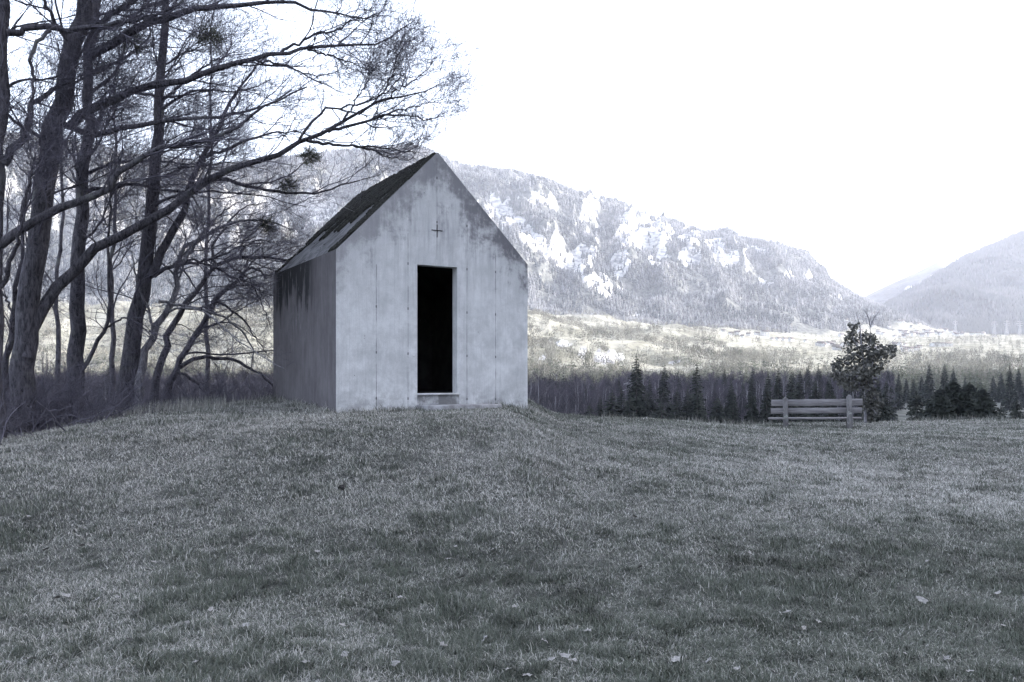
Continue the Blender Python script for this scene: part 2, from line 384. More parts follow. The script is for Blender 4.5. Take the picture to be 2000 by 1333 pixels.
# ------------------------------------------------------------------ chapel
CD = 13.2
U = np.array([0.8644, 0.5028, 0]); Vv = np.array([-0.5028, 0.8644, 0])
ORG = np.array([-0.2095 * CD, CD, 1.05])
WID, DEP, EAV, APX, TH = 3.52, 3.83, 2.542, 4.30, 0.18
DX0, DX1, DZ0, DZ1 = 1.387, 2.123, 0.262, 2.396
ch = empty('chapel', tuple(ORG), math.atan2(U[1], U[0]))
tagl(ch, 'small grey concrete chapel with steep mossy roof and tall open doorway on the grass mound', 'chapel')
def mat_concrete(side):
    m = NT('concrete_side' if side else 'concrete_front'); v = m.coord(); x, y, z = m.sep(v)
    big = m.noise(0.9, 6, 0.6, v, 0.6); mid = m.noise(4.5, 7, 0.68, v); fine = m.noise(60, 5, 0.7, v)
    cloud = m.noise(2.3, 10, 0.72, m.scalev(v, (1, 1, 0.8)), 0.15)
    if not side:
        streak = m.noise(1.0, 7, 0.66, m.scalev(v, (7, 7, 0.9)))
        c = m.mix(m.ramp(cloud, (0.34, 0.66)), (0.46, 0.465, 0.475), (0.68, 0.683, 0.69)); c = m.mix(m.math('MULTIPLY', m.ramp(mid, (.40, .66)), .45), c, (0.45, 0.45, 0.46))
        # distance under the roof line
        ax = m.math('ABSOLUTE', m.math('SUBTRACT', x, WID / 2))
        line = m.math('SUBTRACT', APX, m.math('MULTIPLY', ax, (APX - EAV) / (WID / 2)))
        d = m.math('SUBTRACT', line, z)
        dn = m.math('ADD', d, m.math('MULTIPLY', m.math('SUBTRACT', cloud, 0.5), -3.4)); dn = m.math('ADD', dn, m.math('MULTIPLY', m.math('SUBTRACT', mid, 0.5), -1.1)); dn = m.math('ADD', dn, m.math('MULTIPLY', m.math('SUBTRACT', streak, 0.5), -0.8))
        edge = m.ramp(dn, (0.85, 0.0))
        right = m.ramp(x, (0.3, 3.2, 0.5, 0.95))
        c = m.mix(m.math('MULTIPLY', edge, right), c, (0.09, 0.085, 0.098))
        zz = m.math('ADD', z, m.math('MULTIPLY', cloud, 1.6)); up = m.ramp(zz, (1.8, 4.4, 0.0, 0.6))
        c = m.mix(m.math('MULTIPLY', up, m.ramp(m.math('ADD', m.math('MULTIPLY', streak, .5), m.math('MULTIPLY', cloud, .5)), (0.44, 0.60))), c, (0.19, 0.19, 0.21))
        # pale scar along the left eave
        dd = m.math('ABSOLUTE', m.math('SUBTRACT', z, m.math('ADD', 2.28, m.math('MULTIPLY', x, 0.62))))
        dd = m.math('ADD', dd, m.math('MULTIPLY', m.math('SUBTRACT', mid, .5), .35))
        sc = m.math('MULTIPLY', m.ramp(dd, (0.10, 0.02)), m.ramp(x, (1.15, 0.85)))
        c = m.mix(m.math('MULTIPLY', sc, 0.55), c, (0.50, 0.50, 0.52))
        ddr = m.math('MULTIPLY', m.math('MULTIPLY', m.math('GREATER_THAN', x, DX0), m.math('LESS_THAN', x, DX1 + .04)), m.math('LESS_THAN', z, DZ0 - .03))
        c = m.mix(m.math('MULTIPLY', ddr, m.ramp(mid, (.34, .56, .25, .9))), c, (0.12, 0.118, 0.12))
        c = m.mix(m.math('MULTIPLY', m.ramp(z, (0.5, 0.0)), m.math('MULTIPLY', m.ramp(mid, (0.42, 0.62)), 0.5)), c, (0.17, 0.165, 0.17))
        hfine = m.ramp(fine, (0.25, 0.75)); c = m.mix(m.math('MULTIPLY', hfine, 0.20), c, (0.16, 0.16, 0.17))
        # formwork joints
        for jx, z0, z1 in ((0.67, 0, 2.35), (1.222, 0, 2.9), (2.309, 0, 3.2), (2.869, 0, 2.9), (1.745, 2.5, 4.2)):
            l = m.math('LESS_THAN', m.math('ABSOLUTE', m.math('SUBTRACT', x, m.math('ADD', jx, m.math('MULTIPLY', m.math('SUBTRACT', mid, .5), .012)))), 0.0055)
            l = m.math('MULTIPLY', l, m.math('LESS_THAN', z, z1)); l = m.math('MULTIPLY', l, m.math('GREATER_THAN', z, z0))
            l = m.math('MULTIPLY', l, m.ramp(m.noise(3.0, 3, .6, m.scalev(v, (0.3, .3, 1), (jx * 9, 0, 0))), (0.36, 0.62, 0.12, 0.7)))
            c = m.mix(l, c, (0.06, 0.058, 0.065))
            # tie holes on the joints
            zf = m.math('ABSOLUTE', m.math('SUBTRACT', m.math('FRACT', m.math('ADD', m.math('MULTIPLY', z, 1.0 / 0.74), 0.22 + jx * .03)), 0.5))
            kn = m.math('MULTIPLY', m.math('LESS_THAN', m.math('MULTIPLY', zf, .74), 0.02), m.math('LESS_THAN', m.math('ABSOLUTE', m.math('SUBTRACT', x, jx)), 0.011))
            kn = m.math('MULTIPLY', kn, m.math('MULTIPLY', m.math('LESS_THAN', z, z1), m.math('GREATER_THAN', z, z0)))
            c = m.mix(m.math('MULTIPLY', kn, .8), c, (0.05, 0.048, 0.055))
        fs = m.noise(1.0, 6, .7, m.scalev(v, (38, 38, 1.3))); c = m.mix(m.math('MULTIPLY', m.ramp(fs, (.48, .7)), .30), c, (0.26, 0.26, 0.275))
        # air holes
        vo = m.n('ShaderNodeTexVoronoi'); vo.inputs['Scale'].default_value = 7; m.t.links.new(v, vo.inputs['Vector'])
        c = m.mix(m.math('MULTIPLY', m.math('LESS_THAN', vo.outputs['Distance'], 0.05), m.ramp(mid, (.5, .55))), c, (0.1, 0.095, 0.1))
        m.color(c); m.bump(m.math('ADD', mid, m.math('MULTIPLY', fine, 0.8)), 0.35, 0.014)
    else:
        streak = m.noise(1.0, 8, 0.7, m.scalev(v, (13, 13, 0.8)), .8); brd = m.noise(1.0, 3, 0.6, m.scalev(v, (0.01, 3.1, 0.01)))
        c = m.mix(m.math('ADD', m.math('MULTIPLY', m.ramp(streak, (0.2, 0.8)), .55), m.math('MULTIPLY', m.ramp(cloud, (.3, .7)), .45)), (0.082, 0.076, 0.084), (0.175, 0.165, 0.178))  # dirty base kept far darker than the front, with the side's shade painted in
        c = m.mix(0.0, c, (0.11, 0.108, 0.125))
        # dark algae running down from the eave, strongest towards the back
        f = m.math('ADD', z, m.math('MULTIPLY', m.math('SUBTRACT', m.noise(1.0, 5, 0.6, m.scalev(v, (6, 6, 0.9)), .4), .5), 3.4)); f = m.math('ADD', f, m.math('MULTIPLY', m.math('SUBTRACT', cloud, .5), .9))
        band = m.math('MULTIPLY', m.ramp(y, (0.9, 1.6)), m.ramp(y, (3.75, 3.45)))
        al = m.math('MULTIPLY', m.ramp(f, (1.75, 2.15)), band)
        c = m.mix(m.math('MULTIPLY', al, 0.92), c, (0.022, 0.022, 0.025))
        pale = m.math('MULTIPLY', m.math('MULTIPLY', m.ramp(m.noise(1.0, 6, .8, m.scalev(v, (14, 14, 2.2), (3, 3, 1))), (.56, .66)), m.ramp(y, (1.3, 1.9))), m.math('MULTIPLY', m.ramp(y, (3.1, 2.5)), m.ramp(z, (0.9, 1.4))))
        c = m.mix(m.math('MULTIPLY', pale, .6), c, (0.33, 0.33, 0.35))
        m.color(c); m.bump(m.math('ADD', fine, mid), 0.25, 0.008)
    return m.m
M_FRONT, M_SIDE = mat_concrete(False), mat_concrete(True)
M_DARK = two_tone('room_shade_concrete', (0.03, 0.028, 0.031), (0.05, 0.048, 0.05), 3)  # room concrete painted near black to stand in for the indoor shade
def roofz(x, top=APX, e=EAV): return top - abs(x - WID / 2) * (APX - EAV) / (WID / 2)
LOW = -0.7
def chapel_shell():
    import bmesh
    bm = bmesh.new()
    def face(pts, mi):
        f = bm.faces.new([bm.verts.new(p) for p in pts]); f.material_index = mi; return f
    hw = WID / 2
    # front gable face round the doorway
    def F(p, mi, y): face([(a, y, b) for a, b in p], mi)
    y = 0.0
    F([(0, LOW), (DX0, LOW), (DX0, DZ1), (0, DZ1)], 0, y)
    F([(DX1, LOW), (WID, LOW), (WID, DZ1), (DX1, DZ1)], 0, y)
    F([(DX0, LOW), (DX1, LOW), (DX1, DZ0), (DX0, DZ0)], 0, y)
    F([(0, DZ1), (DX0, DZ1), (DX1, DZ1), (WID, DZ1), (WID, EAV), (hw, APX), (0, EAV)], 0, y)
    # jambs, head and threshold
    face([(DX0, 0, DZ0), (DX0, TH, DZ0), (DX0, TH, DZ1), (DX0, 0, DZ1)], 0)
    face([(DX1, 0, DZ0), (DX1, 0, DZ1), (DX1, TH, DZ1), (DX1, TH, DZ0)], 0)
    face([(DX0, 0, DZ1), (DX0, TH, DZ1), (DX1, TH, DZ1), (DX1, 0, DZ1)], 0)
    face([(DX0, 0, DZ0), (DX1, 0, DZ0), (DX1, TH, DZ0), (DX0, TH, DZ0)], 0)
    # sides and back
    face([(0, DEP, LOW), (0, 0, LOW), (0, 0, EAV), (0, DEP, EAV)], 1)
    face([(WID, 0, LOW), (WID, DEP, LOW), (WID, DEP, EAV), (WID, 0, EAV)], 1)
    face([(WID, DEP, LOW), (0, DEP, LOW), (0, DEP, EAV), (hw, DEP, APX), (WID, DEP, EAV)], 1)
    # inner room
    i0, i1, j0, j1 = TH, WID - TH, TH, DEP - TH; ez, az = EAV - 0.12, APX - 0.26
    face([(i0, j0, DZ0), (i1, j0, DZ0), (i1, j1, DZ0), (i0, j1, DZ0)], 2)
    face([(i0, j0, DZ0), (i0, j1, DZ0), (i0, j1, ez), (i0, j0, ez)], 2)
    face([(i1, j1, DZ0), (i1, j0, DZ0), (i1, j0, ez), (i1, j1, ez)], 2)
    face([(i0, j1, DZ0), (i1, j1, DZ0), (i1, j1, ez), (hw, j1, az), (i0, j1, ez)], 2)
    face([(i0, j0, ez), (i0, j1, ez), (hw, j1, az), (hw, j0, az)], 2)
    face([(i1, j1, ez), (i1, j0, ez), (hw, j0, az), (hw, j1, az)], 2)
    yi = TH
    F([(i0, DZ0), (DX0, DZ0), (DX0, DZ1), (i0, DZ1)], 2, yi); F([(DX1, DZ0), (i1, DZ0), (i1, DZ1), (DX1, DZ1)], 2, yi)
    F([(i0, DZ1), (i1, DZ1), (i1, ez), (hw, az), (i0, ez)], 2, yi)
    bmesh.ops.remove_doubles(bm, verts=bm.verts[:], dist=0.0005)
    me = bpy.data.meshes.new('wall'); bm.to_mesh(me); bm.free()
    for mm in (M_FRONT, M_SIDE, M_DARK): me.materials.append(mm)
    return me
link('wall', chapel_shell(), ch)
def mat_roof():
    m = NT('roof_concrete'); v = m.coord()
    n1 = m.noise(2.4, 8, 0.7, v, .8); c = m.mix(m.ramp(n1, (0.35, 0.62)), (0.055, 0.055, 0.06), (0.17, 0.17, 0.18)); m.color(c); m.bump(n1, .4, .02); return m.m
M_ROOF = mat_roof()
# roof planes (slightly worn surface), left one and right one in one part
def roof_part():
    g = Geo(); hw = WID / 2
    for sgn in (-1, 1):
        nu, nv = 70, 80
        a = np.linspace(0, 1, nu); b = np.linspace(0, DEP, nv); A, B = np.meshgrid(a, b)
        Xr = hw + sgn * A * hw; Zr = APX - A * (APX - EAV)
        nz_ = 0.006 * fbm(A * 20, B * 9, 3, 5) * np.clip(np.minimum(A, 1 - A) * 20, 0, 1) * np.clip(np.minimum(B, DEP - B) * 10, 0, 1)
        V = np.stack([Xr, B, Zr + nz_], -1).reshape(-1, 3); i = np.arange(nu * nv).reshape(nv, nu)
        g.add(V, quads=np.stack([i[:-1, :-1], i[:-1, 1:], i[1:, 1:], i[1:, :-1]], -1).reshape(-1, 4))
    return g.mesh('roof', M_ROOF)
rf = link('roof', roof_part(), ch)
def mat_moss():
    m = NT('moss'); v = m.coord(); n1 = m.noise(30, 6, .7, v); n2 = m.noise(3, 4, .6, v)
    c = m.mix(m.ramp(n1, (.3, .7)), (0.012, 0.012, 0.011), (0.045, 0.044, 0.040)); c = m.mix(m.ramp(n2, (.55, .7, 0, .5)), c, (0.06, 0.06, 0.05)); m.color(c); m.bump(n1, 1.0, .03); return m.m
def moss_part():
    """cushion of moss on the left slope: a thin relief with a ragged outline and bare patches"""
    hw = WID / 2; nu, nv = 240, 300
    a = np.linspace(0, 1, nu); b = np.linspace(0, DEP, nv); A, B = np.meshgrid(a, b)
    n = fbm(A * 7, B * 9, 5, 61) * 1.6
    # thickness field: full in the upper part, bare wedge in the middle of the lower part, thin line along the gable edge
    nb = fbm(A * 5, B * 6, 5, 161)
    bare = smooth((A - 0.40 - 0.16 * (B / DEP) + .42 * nb) / 0.12) * smooth((B - 0.28) / 0.25) * (1 - .6 * smooth((B - 3.1) / .5))
    bare2 = smooth((A - 0.30) / 0.1) * np.exp(-((B - 0.62 - 0.55 * (A - 0.3)) / 0.13) ** 2)
    stripf = smooth((0.10 + 0.05 * n - B) / 0.06) * smooth((0.75 - A) / .2)
    t = 0.50 + 0.62 * n + .5 * fbm(A * 45, B * 50, 3, 165) - 1.25 * bare - 0.8 * bare2 * (1 + nb) - 0.9 * stripf
    t = np.minimum(t, (1 - A) * 30 + .25 * n); t = np.minimum(t, B * 40 + .3 * n); t = np.minimum(t, (DEP - B) * 30)
    th = np.clip(t, -0.2, 0.6)
    h = 0.045 * np.sqrt(np.clip(th, 0, 1)) + 0.012 * fbm(A * 60, B * 40, 3, 8)
    nx, nzz = -(APX - EAV), -hw; ln = math.hypot(nx, nzz); nx, nzz = -(APX - EAV) / ln, hw / ln
    Xr = hw - A * hw; Zr = APX - A * (APX - EAV)
    V = np.stack([Xr + nx * h, B, Zr + nzz * h], -1).reshape(-1, 3)
    i = np.arange(nu * nv).reshape(nv, nu)
    Q = np.stack([i[:-1, :-1], i[:-1, 1:], i[1:, 1:], i[1:, :-1]], -1).reshape(-1, 4)
    ok = (th.ravel()[Q] > 0.0).sum(1) >= 2
    Q = Q[ok]
    low = th.ravel() <= 0.0
    V[low] -= np.array([nx, 0, nzz]) * 0.02
    used = np.unique(Q); mp = -np.ones(len(V), int); mp[used] = np.arange(len(used))
    return mesh_np('moss', V[used], quads=mp[Q], mat=mat_moss())
link('moss', moss_part(), rf)
def cross_part():
    g = Geo()
    g.box((1.738, -0.012, 2.873), (1.752, 0.02, 3.09), bevel=0.002); g.box((1.645, -0.010, 2.983), (1.736, 0.018, 2.997), bevel=0.002); g.box((1.754, -0.010, 2.983), (1.845, 0.018, 2.997), bevel=0.002)
    return g.mesh('cross', two_tone('dark_iron', (0.02, 0.02, 0.022), (0.05, 0.045, 0.045), 40, rough=.6), False)
link('cross', cross_part(), ch)
def sill_part():
    g = Geo(); g.box((DX0 - 0.0, -0.035, DZ0 - 0.028), (DX1 + 0.02, -0.001, DZ0 + 0.004), bevel=0.004); return g.mesh('door_sill', M_FRONT, False)
link('door_sill', sill_part(), ch)
st = Geo(); st.box((1.36, -0.50, -0.30), (2.72, -0.004, 0.075), bevel=0.012)
link('doorstep', st.mesh('doorstep', two_tone('step_concrete', (0.16, 0.155, 0.16), (0.30, 0.30, 0.31), 6, .4, .01), False), ch)

# ------------------------------------------------------------------ grass
def mat_grass():
    m = NT('grass'); r = m.attr('rnd')
    cr = m.n('ShaderNodeValToRGB'); m.t.links.new(r, cr.inputs[0]); e = cr.color_ramp.elements
    e[0].position = 0; e[0].color = (0.034, 0.037, 0.031, 1); e[1].position = 1; e[1].color = (0.45, 0.44, 0.41, 1)
    a = e.new(0.35); a.color = (0.088, 0.101, 0.078, 1); a = e.new(0.6); a.color = (0.19, 0.186, 0.172, 1); a = e.new(.8); a.color = (0.30, 0.295, 0.272, 1)
    m.color(cr.outputs[0]); m.b.inputs['Roughness'].default_value = 0.7
    return m.m
M_GRASS = mat_grass()
def blades(x, y, L, wd, lean, dirn, val, zoff=0.0, hfun=H):
    """curved two-segment blades; returns V, T, A"""
    n = len(x); z = hfun(x, y) + zoff
    d = np.stack([np.cos(dirn), np.sin(dirn), np.zeros(n)], -1); s = np.stack([-np.sin(dirn), np.cos(dirn), np.zeros(n)], -1)
    base = np.stack([x, y, z - 0.005], -1)
    up = np.array([0, 0, 1.0])
    c1 = np.cos(lean * 0.6)[:, None]; s1 = np.sin(lean * 0.6)[:, None]; c2 = np.cos(lean * 1.25)[:, None]; s2 = np.sin(lean * 1.25)[:, None]
    m1 = base + (up * c1 + d * s1) * (L * 0.5)[:, None]
    tip = m1 + (up * c2 + d * s2) * (L * 0.5)[:, None]
    hw = (wd / 2)[:, None]
    V = np.stack([base - s * hw, base + s * hw, m1 - s * hw * .8, m1 + s * hw * .8, tip], 1).reshape(-1, 3)
    i = (np.arange(n) * 5)[:, None]
    T = np.concatenate([i + np.array([[0, 1, 3]]), i + np.array([[0, 3, 2]]), i + np.array([[2, 3, 4]])])
    return V, T, np.repeat(val, 5)
def in_chapel(x, y, pad=0.0):
    dx = x - ORG[0]; dy = y - ORG[1]; u = dx * U[0] + dy * U[1]; v = dx * Vv[0] + dy * Vv[1]
    return (u > -pad) & (u < WID + pad) & (v > -pad) & (v < DEP + pad)
def on_step(x, y):
    dx = x - ORG[0]; dy = y - ORG[1]; u = dx * U[0] + dy * U[1]; v = dx * Vv[0] + dy * Vv[1]
    return (u > 1.4) & (u < 2.7) & (v > -0.50) & (v < 0.0)
def build_grass(N=1150000):
    # density falls with the square of the distance from the viewpoint area
    yy = np.exp(rng.uniform(math.log(3.6), math.log(32), N)); xx = rng.uniform(-0.70, 0.70, N) * yy + rng.normal(0, .6, N)
    keep = ~in_chapel(xx, yy) & ~on_step(xx, yy) & (yy < yc(xx) + 4)
    xx = xx[keep]; yy = yy[keep]; n = len(xx)
    patch = fbm(xx * 0.35 + .15 * yy, yy * 0.45 - .12 * xx, 4, 41) * 1.5 + 0.5 * fbm(xx * 2.2, yy * 2.2, 3, 47)
    far = smooth((yy - 5.5) / 5)
    clump = fbm(xx * 6.1 + 1.7 * yy, yy * 6.6 - 1.6 * xx, 4, 51) * 1.1 + .7 * fbm(xx * 1.7 + .5 * yy, yy * 1.9 - .4 * xx, 3, 57)           # green tussocks (high) against flattened straw (low)
    tus = smooth((clump + 0.10 - 0.13 * far) / 0.42)
    L = rng.uniform(0.03, 0.08, n) * (0.9 + 0.3 * tus) * (1 + 0.05 * far)
    base_near = in_chapel(xx, yy, 0.35) & ~in_chapel(xx, yy, 0.0)
    L = np.where(base_near & (rng.random(n) < .5), L * 2.3, L)
    L = np.where((yy > yc(xx) - 1.2) & (rng.random(n) < .4), L * 1.5, L)
    wd = rng.uniform(0.0022, 0.0046, n) * (1 + 0.09 * np.maximum(yy - 6, 0))
    lean = np.clip(rng.normal(1.32 - .38 * tus, 0.30, n), 0.1, 1.62)
    dirn = rng.uniform(0, 2 * math.pi, n) * .75 + 2.5 * fbm(xx * 2.4, yy * 2.4, 2, 67)
    straw = rng.random(n) < np.clip(.20 + .30 * patch + .34 * far + .22 * np.exp(-((yy - 10.5) / 2.6) ** 2) - .40 * tus + .14 * smooth((3 - xx) / 8), .04, .95)
    soil = fbm(xx * 3.3 + 1.1 * yy, yy * 4.1 - xx, 4, 151) + .5 * fbm(xx * 11, yy * 13, 2, 153)
    val = np.where(straw, rng.normal(.80, .16, n), rng.normal(.33, .15, n)) + .05 * patch - .07 * (1 - far) - .22 * smooth((soil - .22) / .15)
    V, T, A = blades(xx, yy, L, wd, lean, dirn, np.clip(val, 0.0, 1))
    me = mesh_np('grass', V, tris=T, mat=M_GRASS, attrs={'rnd': A}, smooth_sh=False)
    tagl(link('grass', me), 'short faded winter grass covering the lawn', 'grass', kind='stuff')
build_grass()
def build_tall():
    # dry tall grass along the edge of the terrace and under the trees
    g = []
    n = 9000
    x = rng.uniform(-8.5, 16, n); y = yc(x) + rng.normal(0.3, 0.8, n)
    dens = fbm(x * 1.1, y * .9, 3, 77); k = (dens > rng.uniform(-0.05, .5, n)) & ~in_chapel(x, y, .1); x = x[k]; y = y[k]
    x2 = rng.normal(-6.0, 0.7, 2600); y2 = 13.8 + rng.normal(0, 0.5, 2600) 
    x = np.concatenate([x, x2]); y = np.concatenate([y, y2]); n = len(x)
    L = rng.uniform(0.1, 0.28, n); L[-2600:] *= 1.0
    V, T, A = blades(x, y, L, rng.uniform(.004, .008, n), np.clip(rng.normal(.45, .3, n), 0, 1.3), rng.uniform(0, 6.28, n), np.clip(rng.normal(.66, .16, n), 0, 1))
    me = mesh_np('dry_grass', V, tris=T, mat=M_GRASS, attrs={'rnd': A}, smooth_sh=False)
    tagl(link('dry_grass', me), 'taller dry grass along the edge of the terrace', 'dry grass', kind='stuff')
build_tall()

# fallen leaves in the foreground
def leaf_mesh(seed):
    r = np.random.default_rng(seed); k = 9
    th = np.linspace(0, 2 * math.pi, k * 2, endpoint=False)
    rad = 0.5 + 0.12 * np.cos(th * 5 + r.uniform(0, 6)) + r.normal(0, .05, len(th)); 
    x = np.cos(th) * rad; y = np.sin(th) * rad * r.uniform(.55, .8); z = 0.25 * (x ** 2) * r.uniform(.3, 1.2) + 0.12 * np.sin(y * 6) + r.normal(0, .03, len(th))
    V = np.vstack([[0, 0, 0], np.stack([x, y, z], -1)]); n = len(th)
    T = [[0, 1 + i, 1 + (i + 1) % n] for i in range(n)]
    return mesh_np('leaf', V, tris=T, mat=M_LEAF, smooth_sh=False)
M_LEAF = two_tone('dry_leaf', (0.15, 0.145, 0.14), (0.28, 0.27, 0.26), 3)
LM = [leaf_mesh(i) for i in range(5)]
LEAVES = [(672, 1282), (668, 1222), (478, 1226), (412, 1192), (1005, 1188), (1148, 1232), (946, 1250), (1160, 1060), (1465, 1083), (865, 1262), (520, 1150), (250, 1250), (1030, 1322), (1520, 1170), (1570, 1230), (1800, 1175), (1850, 1290), (1700, 1240), (1400, 1150), (1320, 1290), (770, 1300), (300, 1100), (130, 1165), (90, 1075), (1950, 1160), (1930, 1075), (1250, 1110), (1240, 1010), (620, 1080), (60, 1290), (1120, 1290), (1440, 1310), (1960, 1225), (900, 1130)]
rl = random.Random(77)
LEAVES += [(rl.uniform(0, 2000), 1325 - 330 * rl.random()) for _ in range(46)]
for i, (px, py) in enumerate(LEAVES):
    # march the ray to the ground
    Yd = 3.5
    while Yd < 20:
        p = P(px, py, Yd)
        if p[2] <= float(H(p[0], p[1])) + 0.03: break
        Yd += 0.03
    o = link('fallen_leaf', LM[i % 5], loc=(p[0], p[1], float(H(p[0], p[1])) + 0.035))
    s_ = random.Random(i).uniform(0.04, 0.078) if i < 34 else random.Random(i).uniform(0.03, 0.06); o.scale = (s_, s_, s_); o.rotation_euler = (random.Random(i + 9).uniform(-.5, .5), random.Random(i + 5).uniform(-.5, .5), random.Random(i).uniform(0, 6))
    tagl(o, 'small pale dry leaf lying curled in the foreground grass', 'leaf', 'dry leaves scattered over the lawn')
def clod():
    import bmesh
    bm = bmesh.new(); bmesh.ops.create_icosphere(bm, subdivisions=3, radius=1)
    for v in bm.verts:
        f = 1 + 0.35 * float(fbm(np.array(v.co.x * 2 + 3), np.array(v.co.y * 2 + v.co.z), 3, 5)); v.co *= f; v.co.z *= .75
    me = bpy.data.meshes.new('clod'); bm.to_mesh(me); bm.free(); me.materials.append(two_tone('dark_soil', (0.02, 0.019, 0.018), (0.05, 0.047, 0.045), 3, .6, .1)); return me
p = P(668, 1003, 8.6); zz_ = float(H(p[0], p[1]))
o = link('clod_of_earth', clod(), loc=(p[0], p[1], zz_ + .03)); o.scale = (.04, .035, .04)
tagl(o, 'small dark round clod of earth lying on the open lawn in front of the chapel', 'clod')

# ------------------------------------------------------------------ bare trees at the left
def mat_bark(name, c1, c2, sc=9):
    m = NT(name); v = m.coord(); n1 = m.noise(sc, 7, .75, m.scalev(v, (1, 1, .25)), .5); n2 = m.noise(2.2, 4, .6, v)
    c = m.mix(m.ramp(n1, (.33, .66)), c1, c2); c = m.mix(m.ramp(n2, (.55, .72, 0, .55)), c, (0.20, 0.205, 0.195)); m.color(c); m.bump(n1, .8, .03); return m.m
M_BARK = mat_bark('bark', (0.028, 0.026, 0.031), (0.125, 0.118, 0.134), 26)
M_BARK_PALE = mat_bark('pale_bark', (0.07, 0.068, 0.076), (0.30, 0.29, 0.315), 20)
M_TWIG = two_tone('twig', (0.075, 0.070, 0.088), (0.13, 0.122, 0.15), 3)

def resample(pts, K):
    pts = np.asarray(pts, float); d = np.r_[0, np.cumsum(np.linalg.norm(np.diff(pts, axis=0), axis=1))]
    # Catmull-Rom style smoothing by cubic Hermite
    t = np.linspace(0, d[-1], K); m = np.gradient(pts, d, axis=0) if len(pts) > 2 else np.repeat((pts[-1:] - pts[:1]) / d[-1], len(pts), 0)
    i = np.clip(np.searchsorted(d, t, side='right') - 1, 0, len(pts) - 2); h = (d[i + 1] - d[i])[:, None]; u = ((t - d[i])[:, None]) / h
    return (2 * u ** 3 - 3 * u ** 2 + 1) * pts[i] + (u ** 3 - 2 * u ** 2 + u) * h * m[i] + (-2 * u ** 3 + 3 * u ** 2) * pts[i + 1] + (u ** 3 - u ** 2) * h * m[i + 1]
def rnd_unit(n):
    v = rng.normal(size=(n, 3)); return v / np.linalg.norm(v, axis=1, keepdims=True)
def grow(Pp, Rp, n, tr, Lr, ang, K, bias=(0, 0, 0), wob=0.25, trop=(0, 0, 0), rk=0.55, rlen=0.012, rmin=0.0016, tend=0.35, lenfall=0.0):
    M, Kp, _ = Pp.shape
    if M == 0: return np.zeros((0, K, 3)), np.zeros((0, K))
    idx = np.repeat(np.arange(M), n); N = len(idx)
    t = rng.uniform(tr[0], tr[1], N) * (Kp - 1.001); i = t.astype(int); u = (t - i)[:, None]
    p = Pp[idx, i] * (1 - u) + Pp[idx, i + 1] * u; r = Rp[idx, i] * (1 - u[:, 0]) + Rp[idx, i + 1] * u[:, 0]
    tan = Pp[idx, i + 1] - Pp[idx, i]; tan /= np.linalg.norm(tan, axis=1, keepdims=True) + 1e-9
    q = np.cross(tan, rnd_unit(N)); q /= np.linalg.norm(q, axis=1, keepdims=True) + 1e-9
    a = rng.uniform(ang[0], ang[1], N)[:, None]
    d = np.cos(a) * tan + np.sin(a) * q + np.asarray(bias); d /= np.linalg.norm(d, axis=1, keepdims=True) + 1e-9
    L = rng.uniform(Lr[0], Lr[1], N) * (1 - lenfall * t / Kp)
    r0 = np.maximum(np.minimum(r * rk, L * rlen + rmin), rmin)
    out = np.zeros((N, K, 3)); out[:, 0] = p; st = (L / (K - 1))[:, None]
    for k in range(1, K):
        d = d + rng.normal(0, wob, (N, 3)) + np.asarray(trop); d /= np.linalg.norm(d, axis=1, keepdims=True) + 1e-9
        out[:, k] = out[:, k - 1] + d * st
    rr = r0[:, None] * np.linspace(1, tend, K)[None, :]
    return out, np.maximum(rr, rmin * .7)

